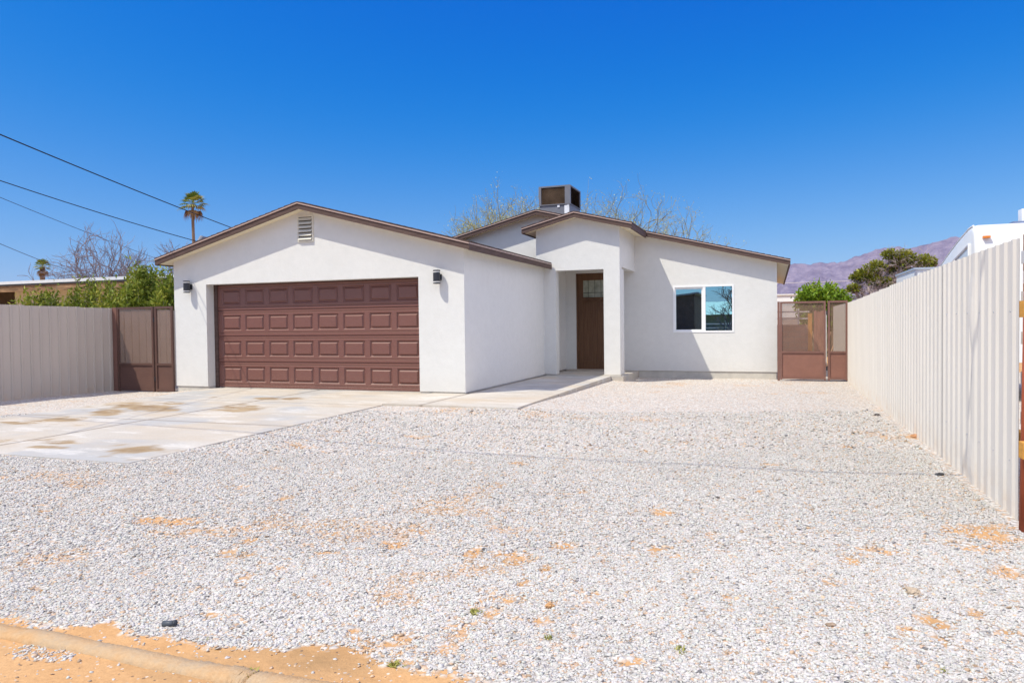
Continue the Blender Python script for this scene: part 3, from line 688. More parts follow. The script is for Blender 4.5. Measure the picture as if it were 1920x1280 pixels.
# ------------------------------------------------------------------ sheet metal fences
PIT = .2
def sheet_mb(width, z1, nz=8, buckle=None, crisp=False):
    prof = []; n = int(round(width / PIT))
    for k in range(n):
        for u, o in (((0, 0), (.55, 0), (.59, .022), (.74, .022), (.86, 0)) if crisp else ((0, 0), (.30, 0), (.42, .015), (.60, .015), (.72, 0))): prof.append(((k + u) * PIT, o))
    prof.append((n * PIT + .018, 0.0)); m = MB(); c = len(prof); th = .0022
    for side in (0, 1):
        vs = []
        for j in range(nz + 1):
            z = z1 * j / nz
            for i, (y, o) in enumerate(prof):
                b = 0; dy = 0
                if buckle and i >= c - 3:
                    q = buckle(j / nz); b = -q[0] * (1 if i >= c - 2 else .4); dy = q[1] * (1 if i == c - 1 else 0)
                vs.append((-o + b + side * th, y + dy, z))
        fs = [(j*c+i, j*c+i+1, (j+1)*c+i+1, (j+1)*c+i) for j in range(nz) for i in range(c - 1)]
        m.add(vs, fs)
    return m
def fence(name, x0, y0, x1, y1, width, height, label, mirror, buckle=None, dz=0., sheet_m=None):
    root = thing(name, (x0, y0, gzf(x0, y0)), label, 'fence')
    n = int((y1 - y0) / width); an = math.atan2(-(x1 - x0), y1 - y0)
    src = None
    for k in range(n):
        yy = k * width; xx = yy * (x1 - x0) / (y1 - y0)
        if k == 0 and buckle:
            o = sheet_mb(width, height, 24, buckle).build('sheet', sheet_m, None); o.parent = root
        elif src is None:
            o = sheet_mb(width, height, 8, None, mirror).build('sheet', sheet_m, None); o.parent = root; src = o
        else:
            o = src.copy(); COL.objects.link(o); o.parent = root
        o.location = (xx + (k % 2) * .0035, yy, gzf(x0, y0 + yy) - gzf(x0, y0) - .03 + dz)
        o.rotation_euler = (0, 0, an); o.scale = (-1 if mirror else 1, 1, 1)
    return root
def bk(t): return (.012 + .020 * max(0, math.sin(t * 9.0 + 1.2)) * (1 if t > .1 else t * 10), .02 * math.sin(t * 7 + .5) + .012 * math.sin(t * 17))
fr_ = fence('metal_fence', 1.502, 5.53, 1.64, 18.4, 1.2, 1.875, 'tall cream corrugated metal fence in full sun along the right edge of the gravel', False, bk, 0., sheet_m)
for k in range(5): pass
def extra(root, x0, y0, x1, y1):
    pass
fr2 = [c for c in fr_.children]
src = fr2[1]
for k in range(5):
    yy = 12.0 + 1.2 * k + .0; o = src.copy(); COL.objects.link(o); o.parent = fr_; o.location = (yy * .0107, yy, gzf(1.5, 17.5) - gzf(1.5, 5.53) - .03); o.rotation_euler = src.rotation_euler
for z in (.47, 1.33):
    MB().box(1.532, 1.572, 5.56, 6.9, z - .05, z + .05).build('rail', ywood_m, fr_)
    MB().box(1.418, 1.56, 5.13, 5.215, z - .05, z + .05).build('block', ywood_m, fr_)
MB().tube([(1.480, 5.27, -.2), (1.508, 5.27, 1.82)], .046, 16).build('post', rust_m, fr_, True)
# screws
sc0 = None
for k in range(12):
    for z in (.32, 1.32):
        y = 5.53 + .16 + k * .4; off = Vector((.0107 * (y - 5.69), y - 5.69, z - .32))
        if sc0 is None: sc0 = MB().tube([(1.4985, y, z), (1.492, y, z)], .006, 6).build('screw', silver_m, fr_)
        else: copy_part(sc0, fr_, off)
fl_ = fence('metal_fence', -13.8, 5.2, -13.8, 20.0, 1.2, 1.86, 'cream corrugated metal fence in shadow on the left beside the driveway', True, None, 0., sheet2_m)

# ------------------------------------------------------------------ gates
def gate(x0, x1, y, zb, zt, split, zr, label, steel_m=steel_m, gpanel_m=gpanel_m):
    g = thing('metal_gate', ((x0 + x1) / 2, y, zb), label, 'gate')
    t_ = .045
    for a, b in ((x0, split - .022), (split + .022, x1)):
        lf = MB(); lf.box(a, a + t_, y, y + t_, zb, zt); lf.box(b - t_, b, y, y + t_, zb, zt)
        lf.box(a + t_, b - t_, y, y + t_, zt - t_, zt); lf.box(a + t_, b - t_, y, y + t_, zb + .02, zb + .02 + t_); lf.box(a + t_, b - t_, y + .001, y + t_, zr - t_ / 2, zr + t_ / 2)
        L = lf.build('leaf', steel_m, g)
        MB().box(a + t_, b - t_, y + .022, y + .028, zr + t_ / 2, zt - t_).build('screen', screen_m, L)
        MB().box(a + t_, b - t_, y + .022, y + .032, zb + .02 + t_, zr - t_ / 2).build('panel', gpanel_m, L)
    for z in (zt - .28, zb + .28): MB().tube([(split, y + .01, z - .05), (split, y + .01, z + .05)], .016, 8).build('hinge', black_m, g)
    return g
gl_ = gate(-13.66, -12.085, 12.0, gzf(0, 12) - .0, 1.75, -12.60, .50, 'brown steel gate with screened upper half between the left fence and the garage', M('shaded brown gate steel', (.105, .055, .043), .5, .1, 5, spec=.4), M('shaded brown gate panel', (.125, .066, .052), .6, .08, 4))  # left gate: shade is put into its darker steel and panel colours
gr_ = gate(.150, 1.63, 18.42, gzf(0, 18.4) + .03, 1.745, 1.18, .54, 'brown steel gate with screened upper half between the house corner and the right fence')
MB().box(.092, .145, 18.43, 18.48, -.2, 1.75).build('post', steel_m, gr_)
MB().box(-13.79, -13.67, 12.0, 12.05, -.2, 1.75).build('post', steel_m, gl_)

# ------------------------------------------------------------------ kerb strip in the foreground
kb = MB(); rk = rs(3)
kp = [onz(a, b, -.045) for a, b in ((-420, 1120), (-200, 1148), (0, 1177), (150, 1203), (300, 1235), (440, 1262), (468, 1268))]
kp2 = [onz(a, b, -.045) for a, b in ((474, 1269), (560, 1280), (700, 1303), (900, 1335))]
def kerb_run(pts):
    out = []
    for i in range(len(pts) - 1):
        for k in range(30): out.append(pts[i].lerp(pts[i+1], k / 30))
    out.append(pts[-1]); n = len(out); vs = []; fs = []
    prof = [(-.055, -.09), (-.053, .0), (-.036, .021), (0, .025), (.038, .018), (.054, -.004), (.058, -.09)]
    for i, p in enumerate(out):
        tdir = (out[min(i+1, n-1)] - out[max(i-1, 0)]); nrm = Vector((-tdir.y, tdir.x, 0)).normalized()
        wob = float(fbm(p.x * 1.0, p.y, 3.0, 1)) - .5
        for u, z in prof: u = u * (1 + wob * .5); vs.append((p.x + nrm.x * u + rk.normal(0, .0012), p.y + nrm.y * u + rk.normal(0, .0012), -.058 + z * (.85 + wob * 1.1) + rk.normal(0, .0012)))
    c = len(prof)
    for i in range(n - 1):
        for k in range(c - 1): fs.append((i*c+k, i*c+k+1, (i+1)*c+k+1, (i+1)*c+k))
    fs += [tuple(range(c)), tuple(range((n-1)*c, n*c))]
    kb.add(vs, fs)
kerb_run(kp); kerb_run(kp2)
def kerbmat():
    t = NT('sandy kerb concrete'); nz = t.noise(5, 6, .7)
    c = t.ramp(nz, [(.38, (.54, .32, .15)), (.55, (.50, .355, .215)), (.70, (.36, .30, .235))]); c = t.mix(.3, c, t.ramp(t.noise(60, 4, .7), [(.3, (.34, .22, .13)), (.7, (.62, .45, .28))]))
    return t.out(t.bsdf(c, .95, .1, 0, t.noise(70, 5, .75), .7, .008))
ko = kb.build('kerb', kerbmat(), None, True); tag(ko, 'low sand covered concrete kerb strip in the bottom left corner', 'kerb', kind='structure')

# ------------------------------------------------------------------ small things lying on the ground
p = onz(318, 1168, -.035); a = math.radians(22)
dv = Vector((math.cos(a), math.sin(a), 0)) * .03
m = MB(); q = rs(1)
pi_ = thing('pipe_piece', (p.x, p.y, p.z), 'short grey plastic pipe piece lying on the gravel near the kerb', 'pipe')
vs = []; n = 16; fs = []
for j, (t_, rr) in enumerate(((-1, .0125), (1, .0125), (1, .0095), (-1, .0095))):
    for k in range(n):
        an = 2 * math.pi * k / n; vs.append(p + dv * t_ + (Vector((-math.sin(a), math.cos(a), 0)) * math.cos(an) + Vector((0, 0, 1)) * math.sin(an)) * rr)
for j in range(4):
    for k in range(n): fs.append((j*n+k, j*n+(k+1) % n, ((j+1) % 4)*n+(k+1) % n, ((j+1) % 4)*n+k))
m.add(vs, fs).build('tube', M('dark grey plastic', (.075, .085, .10), .5, .2, 20), pi_, True)
m = MB(); m.tube([p + dv * .55, p + dv * .98], .0145, 16); m.build('collar', M('black plastic', (.04, .045, .055), .5), pi_, True)
def rock(px, py, size, col, label, seed, flat=.6):
    c = onz(px, py, -.05); r_ = rs(seed); bm = bmesh.new(); bmesh.ops.create_icosphere(bm, subdivisions=3, radius=1)
    o = Vector(r_.rand(3) * 50)
    for v_ in bm.verts:
        d_ = 1 + .55 * noise.fractal(v_.co * .9 + o, .8, 2.2, 4); v_.co = Vector((v_.co.x * size * 1.25 * d_, v_.co.y * size * .85 * d_, v_.co.z * size * flat * d_))
    me = bpy.data.meshes.new('rock'); bm.to_mesh(me); bm.free(); me.materials.append(M('rock %d' % seed, col, .9, .3, 30, .4, 90))
    ob = bpy.data.objects.new('rock', me); COL.objects.link(ob); ob.location = (c.x, c.y, gzf(c.x, c.y) + size * .38); ob.rotation_euler = (0, 0, r_.rand() * .6 - .3)
    tag(ob, label, 'rock', 'larger rocks lying on the gravel')
rock(1711, 1113, .030, (.42, .33, .24), 'flat tan rock, largest one, lying on the gravel at lower right', 21)
rock(1558, 1173, .015, (.34, .25, .18), 'small brown rock on the gravel left of the largest tan rock and nearer', 22)
rock(1762, 891, .030, (.07, .07, .075), 'dark grey rock on the gravel near the base of the right fence', 23)
rock(1715, 816, .035, (.50, .26, .13), 'orange rock by the foot of the right fence farthest from the camera', 24)
rock(1644, 774, .035, (.10, .085, .08), 'dark brown rock on the gravel well in front of the right gate', 25)
rock(1030, 1137, .017, (.50, .28, .13), 'orange clod of earth on the gravel in the lower middle', 26)
rock(1346, 934, .014, (.10, .09, .08), 'small dark rock on the gravel in the middle distance at right', 27)
def weed(px, py, r, n, label, seed):
    c = onz(px, py, -.05); q = rs(seed); m = MB(); cs = []
    for k in range(n):
        a_ = q.rand() * 6.28; L = r * .5 * (.5 + q.rand()); el = .35 + q.rand() * .9
        b = Vector((c.x + q.normal(0, r * .35), c.y + q.normal(0, r * .35), gzf(c.x, c.y)))
        d_ = Vector((math.cos(a_) * math.cos(el), math.sin(a_) * math.cos(el), math.sin(el))); s_ = d_.cross(Vector((0, 0, 1))).normalized() * r * .09
        m.add([b - s_, b + s_, b + d_ * L * .6 + s_ * .9, b + d_ * L - Vector((0, 0, r * .1)), b + d_ * L * .6 - s_ * .9], [(0, 1, 2, 3, 4)]); cs += [[q.rand()] * 3 + [1]] * 5
    m.c = cs
    o = m.build('foliage', weed_m, None, False, (c.x, c.y, gzf(c.x, c.y))); o.name = 'weed'; o.data.name = 'weed'
    tag(o, label, 'weed', 'small weeds on the ground')
weed(466, 1266, .045, 60, 'green weed tuft growing in the break of the kerb strip', 1)
weed(1276, 1218, .035, 40, 'low yellow green weed in the gravel at lower right', 2)
weed(1030, 1196, .030, 26, 'tiny green weed in the gravel right of the lower middle', 3)
weed(890, 1150, .045, 44, 'yellow flowering weed sprawling on the gravel in the lower middle', 4)
weed(740, 1246, .040, 40, 'pale weed at the edge between sandy soil and gravel at bottom', 5)
weed(385, 1200, .022, 18, 'tiny green weed on the sandy edge right of the pipe piece', 6)
weed(1770, 1258, .022, 16, 'small dark green weed in the gravel in the bottom right corner', 7)

# ------------------------------------------------------------------ overhead cables
def cable(pts, r, label, mat_, sag=0.):
    out = []
    for i in range(len(pts) - 1):
        for k in range(24):
            t_ = k / 24; v_ = Vector(pts[i]).lerp(Vector(pts[i+1]), t_); v_.z -= sag * 4 * t_ * (1 - t_); out.append(v_)
    out.append(Vector(pts[-1])); o = MB().tube(out, r, 6).build('power_line', mat_, None, True)
    tag(o, label, 'cable', 'overhead cables'); return o
def span(px0, py0, Y0, px1, py1, Y1, ext0, ext1):
    a_ = at(px0, py0, Y0); b_ = at(px1, py1, Y1); d_ = b_ - a_
    return [a_ - d_ * ext0, b_ + d_ * ext1]
A = span(0, 245, 7.9, 432, 423, 16.0, .45, .32)
cable(A, .0105, 'thick black overhead cable sloping down to behind the garage roof, highest of the cables', wire_m, .08)
_c2 = at(0, 325, 8.3); _m2 = Vector((-12.2, 12.94, 3.22))
cable([_m2 + (_c2 - _m2) * 2.0, _m2], .008, 'black overhead cable ending at the mast by the garage eave, second highest', wire_m, .12)
A = span(0, 367, 22, 212, 452, 32, .5, .6)
cable(A, .012, 'thin overhead cable third from the top at left, crossing the bare trees', wire_m, .10)
A = span(0, 453, 22, 105, 497, 30, .8, .35)
cable(A, .012, 'lowest overhead cable at left, above the flat white roof', wire_m, .1)
wp = [onz(a_, b_, z_) for a_, b_, z_ in ((-500, 735, 0), (150, 788, 0), (480, 818, -.05), (1000, 856, -.05), (1500, 882, -.05), (1820, 890, -.05), (2300, 892, -.05))]
hw = 6.6
cb = [Vector((q_.x - .43 * (hw - q_.z), q_.y - .48 * (hw - q_.z), hw)) for q_ in wp]
cable(cb, .013, 'street power cable overhead that throws the thin shadow line across gravel and driveway', wire_m)
A = span(1400, 533, 46, 1830, 519, 46, .2, .6)
cable(A, .018, 'pale distant cable crossing in front of the mountains at right, upper one', wire2_m)
A = span(1560, 549, 48, 1700, 546, 48, .3, .6)
cable(A, .018, 'pale distant cable in front of the mountains at right, lower one', wire2_m)

# ------------------------------------------------------------------ trees
def rot_dir(d, ang, q):
    a_ = d.cross(Vector(q.normal(0, 1, 3))).normalized(); from_ = d * math.cos(ang) + a_ * math.sin(ang); return from_.normalized()
def grow(mb, q, p, d, L, r, depth, P, tips):
    n = 4; pts = [p.copy()]; rad = [r]
    for i in range(n):
        d = (d + Vector(q.normal(0, P['wob'], 3)) + Vector((0, 0, P['up'])) + P.get('lean', Vector((0, 0, 0)))).normalized()
        p = p + d * L / n; pts.append(p.copy()); rad.append(r * (1 - .42 * (i + 1) / n))
    mb.tube(pts, rad, 7 if depth == 0 else 5 if depth < 3 else 3, depth < 2)
    if depth >= P['max']: tips.append((p, d)); return
    if depth >= P['max'] - 2:
        for s_ in pts[1:]: tips.append((s_, d))
    k = P['kids'][min(depth, len(P['kids']) - 1)]
    for j in range(k):
        t_ = q.uniform(.35, 1) if j else 1.0; s_ = pts[min(n, max(1, int(round(t_ * n))))]
        grow(mb, q, s_, rot_dir(d, q.uniform(*P['ang']), q), L * q.uniform(*P['len']), max(P['rmin'], r * (.62 if j else .68)), depth + 1, P, tips)
def tree(name, base, P, seed, L0, r0, label, group, bark, stems=1, leaf=None, leafm=None, nleaf=0, lsz=.05):
    q = rs(seed); root = thing(name, base, label, 'tree', group); mb = MB(); tips = []
    for s_ in range(stems):
        a_ = 6.28 * s_ / stems + q.rand(); d_ = Vector((math.cos(a_) * P['tilt'], math.sin(a_) * P['tilt'], 1)).normalized()
        grow(mb, q, Vector(base) + Vector((math.cos(a_), math.sin(a_), 0)) * r0 * (stems > 1), d_, L0, r0, 0, P, tips)
    mb.build('branches', bark, root)
    if nleaf:
        m = MB(); cs = []
        for k in range(nleaf):
            c, d_ = tips[q.randint(len(tips))]; o = c + Vector(q.normal(0, 1, 3)) * lsz * 3.2
            u = Vector(q.normal(0, 1, 3)).normalized(); w_ = u.cross(Vector(q.normal(0, 1, 3))).normalized(); s2 = lsz * (.5 + q.rand())
            m.add([o - u * s2, o + w_ * s2 * .4, o + u * s2, o - w_ * s2 * .4], [(0, 1, 2, 3)]); cs += [[q.rand()] * 3 + [1]] * 4
        m.c = cs; m.build('leaves', leafm, root)
    return root
BARE = dict(wob=.17, up=.03, max=6, kids=[4, 4, 4, 3, 3, 2], ang=(.3, .85), len=(.64, .84), rmin=.004, tilt=.8)
LEAN = dict(BARE, lean=Vector((-.10, 0, -.02)), tilt=.8, up=.02)
b = at(192, 545, 28); tree('bare_tree', (b.x, 28, -.1), LEAN, 3, 1.45, .10, 'leafless grey tree leaning left above the flat white roof, the lower of the bare crowns', 'leafless trees at left', bark_m, 3)
b = at(268, 545, 27); tree('bare_tree', (b.x, 27, -.1), dict(BARE), 8, 2.2, .12, 'leafless spreading tree directly left of the garage roof corner, the bigger bare crown', 'leafless trees at left', bark2_m, 3)
b = at(352, 545, 34); tree('bare_tree', (b.x, 34, -.1), dict(BARE, max=5), 14, 2.3, .11, 'leafless thin tree behind the garage roof under the tall palm', 'leafless trees at left', bark2_m, 2)
PV = dict(wob=.17, up=.05, max=6, kids=[4, 4, 3, 3, 3, 2], ang=(.3, .9), len=(.66, .84), rmin=.004, tilt=.38)
b = at(1000, 560, 33); tree('palo_verde_tree', (b.x, 33, -.1), dict(PV, lean=Vector((-.02, 0, 0))), 4, 2.75, .09, 'sparse yellow green desert tree rising left of the rooftop cooler', 'desert trees behind the roof', bark3_m, 3, True, palo_m, 15000, .034)
b = at(1165, 560, 35); tree('palo_verde_tree', (b.x, 35, -.1), dict(PV, tilt=.75, lean=Vector((.0, 0, 0))), 12, 2.75, .09, 'sparse yellow green desert tree rising right of the rooftop cooler', 'desert trees behind the roof', bark3_m, 3, True, palo_m, 15000, .034)

def palm(base, h, rad, label, seed, trunkr, dead=14, nf=46):
    q = rs(seed); root = thing('palm_tree', base, label, 'palm', 'fan palms on the left horizon'); B = Vector(base)
    m = MB(); pts = [B + Vector((math.sin(k * .5) * .06, 0, h * k / 10)) for k in range(11)]
    m.tube(pts, [trunkr * (1.15 - .35 * k / 10) * (1 + .06 * (k % 2)) for k in range(11)], 10); m.build('trunk', M('palm trunk', (.20, .14, .10), .95, .35, 12, stretch=(1, 1, 6)), root)
    def fan(mb, cs, o, d_, L, droop):
        s_ = d_.cross(Vector((0, 0, 1)));
        if s_.length < .1: s_ = Vector((1, 0, 0))
        s_.normalize(); n_ = s_.cross(d_).normalized(); st = o + d_ * L * .45; mb.add([o - s_ * .02, o + s_ * .02, st + s_ * .015, st - s_ * .015], [(0, 1, 2, 3)]); c_ = q.rand(); cs += [[c_] * 3 + [1]] * 4
        for k in range(9):
            a_ = (k - 4) / 4 * 1.35; u = (d_ * math.cos(a_) + s_ * math.sin(a_)).normalized(); l2 = L * .62 * (1 - .25 * abs(a_) / 1.45)
            e = st + u * l2 - Vector((0, 0, droop * l2)); w_ = n_.cross(u).normalized() * L * .05; mid = st + u * l2 * .55
            mb.add([st, mid + w_, e, mid - w_], [(0, 1, 2, 3)]); c2 = min(1, max(0, c_ + q.normal(0, .15))); cs += [[c2] * 3 + [1]] * 4
    m = MB(); cs = []; top = B + Vector((0, 0, h))
    for k in range(nf):
        a_ = k * 2.4; el = 1.35 - 1.75 * (k / nf); d_ = Vector((math.cos(a_) * math.cos(el), math.sin(a_) * math.cos(el), math.sin(el)))
        fan(m, cs, top + d_ * .1, d_, rad * (.8 + .3 * q.rand()), .25)
    m.c = cs; m.build('fronds', palm_m, root)
    m = MB(); cs = []
    for k in range(dead):
        a_ = q.rand() * 6.28; el = -1.0 - .4 * q.rand(); d_ = Vector((math.cos(a_) * math.cos(el), math.sin(a_) * math.cos(el), math.sin(el)))
        fan(m, cs, top - Vector((0, 0, .1)) + Vector((math.cos(a_), math.sin(a_), 0)) * rad * .22, d_, rad * .95, .5)
    m.c = cs; o = m.build('fronds', dead_m, root); o['label'] = 'dead brown hanging fronds'
b = at(362, 380, 46); palm((b.x, 46, -.1), b.z - .1 + .1, 1.12, 'tall slender fan palm above the garage roof line', 2, .13, 7, 34)
b = at(80, 500, 40); palm((b.x, 40, -.1), b.z + .1, .62, 'low stubby fan palm above the flat white roof at far left', 5, .2, 10, 34)

# oleander shrubs over the left fence
def shrub(base, h, w_, n, label, group, mat_, seed, leaf=.11, thin=.17, name='oleander_shrub', stems=36, bot=.1, fl=.38):
    q = rs(seed); root = thing(name, base, label, 'shrub', group); B = Vector(base); mb = MB(); ml = MB(); cs = []
    for k in range(stems):
        a_ = q.rand() * 6.28; rr = math.sqrt(q.rand()) * w_; hh = h * (1.02 - fl * (rr / w_) ** 2) * q.uniform(.86, 1.04)
        e = B + Vector((math.cos(a_) * rr, math.sin(a_) * rr * .8, hh)); s_ = B + Vector((math.cos(a_), math.sin(a_), 0)) * rr * .3
        mid = s_.lerp(e, .5) + Vector(q.normal(0, .08, 3)); mb.tube([s_, mid, e], [.018, .012, .005], 4, False)
        shade = q.normal(0, .18)
        for j in range(n // stems):
            t_ = bot + (1 - bot) * q.rand() ** .8; c = (s_.lerp(mid, t_ * 2) if t_ < .5 else mid.lerp(e, t_ * 2 - 1)) + Vector(q.normal(0, 1, 3)) * w_ * .085
            u = (Vector((0, 0, .55)) + Vector(q.normal(0, .6, 3))).normalized(); sd = u.cross(Vector(q.normal(0, 1, 3))).normalized(); L = leaf * q.uniform(.6, 1.25)
            fo = u.cross(sd) * L * .08
            L *= 1.35; ml.add([c, c + u * L * .5 + sd * L * thin + fo, c + u * L, c + u * L * .5 - sd * L * thin + fo], [(0, 1, 2), (0, 2, 3)]); v_ = min(1, max(0, .42 + shade + q.normal(0, .2) + .25 * (t_ - .5))); cs += [[v_] * 3 + [1]] * 4
    mb.build('stems', bark3_m, root); ml.c = cs; ml.build('foliage', mat_, root); return root
OL = 'oleander shrubs behind the left fence'
for px, top, Y, w_, n, lab, sd in ((282, 496, 14.8, 1.1, 15000, 'tallest leafy shrub behind the left gate, touching the garage corner', 1), (318, 528, 14.2, .65, 7000, 'narrow bright green shrub squeezed between garage corner and gate', 2),
                               (205, 530, 15.0, .8, 5200, 'leafy shrub behind the right end of the left fence, second from the garage', 3), (160, 522, 15.6, .68, 3800, 'leafy shrub poking above the flat white roof edge, third from the garage', 4),
                               (105, 536, 15.2, .8, 4200, 'airy thin shrub behind the middle of the left fence', 5), (55, 545, 14.8, .75, 3600, 'small thin shrub behind the left fence nearest the left edge', 6)):
    b = at(px, top, Y); shrub((b.x, Y, -.1), b.z + .1, w_, n, lab, OL, olea_m, sd)
b = at(1540, 538, 31.5); shrub((b.x, 31.5, -.1), b.z + .12, 1.18, 9000, 'bright lime green round shrub above the right gate', 'garden shrubs', lime_m, 12, .12, .24, 'garden_shrub', 60, .45, .12)

# juniper with grey wood at right, beyond the fence
def juniper(base, label, clumps, seed, R):
    q = rs(seed); root = thing('juniper_tree', base, label, 'tree'); B = Vector(base); mb = MB(); ml = MB(); cs = []; tips = []
    for c, r in clumps:
        c = Vector(c); s_ = B + Vector((q.normal(0, .15), q.normal(0, .15), 0)); mid = B.lerp(c, .55) + Vector((q.normal(0, .25), q.normal(0, .2), .1))
        mb.tube([s_, mid, c], [.13, .08, .03], 6, False)
        for k in range(80):
            p_ = mid.lerp(c, q.rand()); grow(mb, q, p_, (c - mid + Vector(q.normal(0, .9, 3))).normalized(), r * .8, .012, 3, dict(wob=.25, up=.03, max=5, kids=[2], ang=(.3, .8), len=(.6, .85), rmin=.006), tips)
        if r < 0: continue
        for k in range(int(1500 * r)):
            u = Vector(q.normal(0, 1, 3)).normalized(); rr = r * (q.rand() ** .45) * (1 + .3 * noise.noise(u * 2.2 + c)); rr *= .88; o = c + Vector((u.x * rr * 1.15, u.y * rr, u.z * rr * .72))
            d_ = (u + Vector(q.normal(0, .5, 3)) + Vector((0, 0, .4))).normalized(); w_ = d_.cross(Vector(q.normal(0, 1, 3))).normalized(); L = .10 * (.6 + q.rand())
            ml.add([o, o + d_ * L * .5 + w_ * L * .3, o + d_ * L, o + d_ * L * .5 - w_ * L * .3], [(0, 1, 2, 3)]); v_ = min(1, max(0, .40 + .35 * u.z + q.normal(0, .18))); cs += [[v_] * 3 + [1]] * 4
    mb.build('branches', M('silver grey wood', (.42, .35, .34), .95, .25, 6), root); ml.c = cs; ml.build('foliage', juni_m, root)
YJ = 30
def J(px, py, dy=0): return tuple(at(px, py, YJ + dy))
juniper(tuple(at(1672, 585, YJ).xy) + (-.1,), 'wind shaped juniper tree with bare grey wood and green clumps behind the right fence',
        [(J(1642, 502), .34), (J(1622, 515), .34), (J(1608, 520, .3), .24), (J(1668, 478), .24), (J(1693, 483), .42), (J(1690, 494, .5), .32), (J(1730, 490), .36), (J(1742, 493, .4), .26), (J(1600, 541), .2), (J(1640, 527), .30), (J(1660, 530), .2), (J(1670, 505, .2), .16), (J(1725, 505, .2), .2), (J(1704, 512), .2)], 31, 1)

# ------------------------------------------------------------------ neighbour house at left
nb = thing('neighbour_house', (-22, 18, -.1), 'low neighbouring house with flat white edged roof and brown eave at far left', 'house')
Y = 17.5; zt = at(120, 523, Y).z; x1 = at(322, 520, Y).x + .4; x0 = x1 - 16
MB().box(x0, x1, Y, Y + 7, zt - .10, zt).build('roof', M('white roof coating', (.62, .66, .70), .6, .06), nb)
MB().box(x0, x1 - .05, Y + .02, Y + .08, zt - .155, zt - .1005).build('gutter', M('dark gutter', (.05, .06, .07), .6), nb)
MB().box(x0, x1 - .1, Y + .05, Y + .12, zt - .36, zt - .1555).build('fascia', M('peeling timber eave', (.24, .15, .085), .9, .6, 3.2, .3, 20, stretch=(.7, 1, 3)), nb)
MB().box(at(18, 560, Y + 1).x, x1 - .5, Y + 1.2, Y + 6.8, -.2, zt - .12).build('wall', M('pale grey render', (.60, .60, .56), .9, .06), nb)
MB().box(x0 + .2, at(17, 560, Y + 1).x - .02, Y + 2.2, Y + 6.8, -.2, zt - .12).build('carport', M('dark timber wall', (.06, .045, .04), .9, .2), nb)
for k in range(3): x = at(95 + k * 60, 560, Y + 1.2).x; MB().box(x, x + .5, Y + 1.18, Y + 1.199, 1.1, 2.2).build('window', dark_m, nb)
MB().box(x0 + 1.0, x0 + 1.1, Y + .1, Y + .2, -.2, zt - .45).build('post', wood_m, nb)

# ------------------------------------------------------------------ things behind the right gate
YB = 28.5
bw = thing('block_wall', tuple(at(1500, 700, YB).xy) + (-.1,), 'reddish brown block wall across the back yard, seen through the right gate', 'wall')
xa, xb = .45, at(1518, 640, YB).x
def brickm():
    t = NT('red block'); b_ = t.n('ShaderNodeTexBrick'); b_.inputs['Scale'].default_value = 1; b_.inputs['Brick Width'].default_value = .4; b_.inputs['Row Height'].default_value = .2; b_.inputs['Mortar Size'].default_value = .012
    b_.inputs['Color1'].default_value = (.36, .21, .15, 1); b_.inputs['Color2'].default_value = (.42, .26, .19, 1); b_.inputs['Mortar'].default_value = (.30, .24, .2, 1)
    mp = t.n('ShaderNodeMapping'); mp.inputs['Rotation'].default_value = (math.radians(90), 0, 0); t.l(t.obj(), mp.inputs[0]); t.l(mp.outputs[0], b_.inputs['Vector'])
    return t.out(t.bsdf(b_.outputs[0], .9, .1))
MB().box(xa - 6, xb, YB, YB + .2, -.2, 1.15).build('masonry', brickm(), bw)
m = MB(); zr_ = 1.15
for k in range(5): m.box(xa - 6 + k * 1.6, xa - 5.95 + k * 1.6, YB + .05, YB + .1, zr_, 1.75)
for z in (1.35, 1.6): m.box(xa - 6, xb, YB + .06, YB + .09, z, z + .05)
m.build('railing', M('white painted rail', (.6, .58, .56), .6), bw)
b0, b1 = at(1515, 600, 27.5).x, at(1523, 600, 27.5).x
o = MB().box(b0, b1, 27.5, 27.6, -.2, 1.55).build('timber_post', ywood_m, None); tag(o, 'orange timber post standing in the back yard behind the right gate', 'post')
pan = thing('timber_fence', (at(1540, 600, 26).x, 26, -.1), 'weathered reddish board fence panel seen through the right gate', 'fence')
m = MB()
for k in range(5): xk = at(1526 + k * 4.4, 600, 26).x; m.box(xk, xk + .075, 26 + .01 * (k % 2), 26.03 + .01 * (k % 2), -.12, 1.62 - .02 * (k % 3))
m.build('boards', M('red brown boards', (.40, .19, .13), .9, .3, 3, stretch=(3, 1, .5)), pan)
o = MB().box(at(1546, 600, 25.5).x, at(1550, 600, 25.5).x, 25.5, 25.58, -.15, 1.6).build('fence_post', M('pale grey post', (.55, .56, .54), .7), None); tag(o, 'pale grey post at the end of the board fence behind the right gate', 'post')
sh_ = thing('white_shed', (at(1475, 600, 42).x, 42, -.1), 'white flat fronted shed above the right gate beside the house corner', 'shed')
xs0, xs1, zs = at(1440, 560, 42).x, at(1500, 560, 42).x, at(1480, 551, 42).z
MB().box(xs0, xs1, 42, 45, -.2, zs - .06).build('wall', M('white shed paint', (.80, .80, .80), .7, .03), sh_)
MB().box(xs0 - .05, xs1 + .05, 41.93, 45.05, zs - .06, zs).build('roof', M('white shed roof', (.78, .78, .78), .7, .03), sh_)
MB().box(xs0 + .6, xs1 - .1, 41.96, 42.0, -.2, 1.5).build('door', M('grey shed door', (.42, .36, .34), .7, .1), sh_)

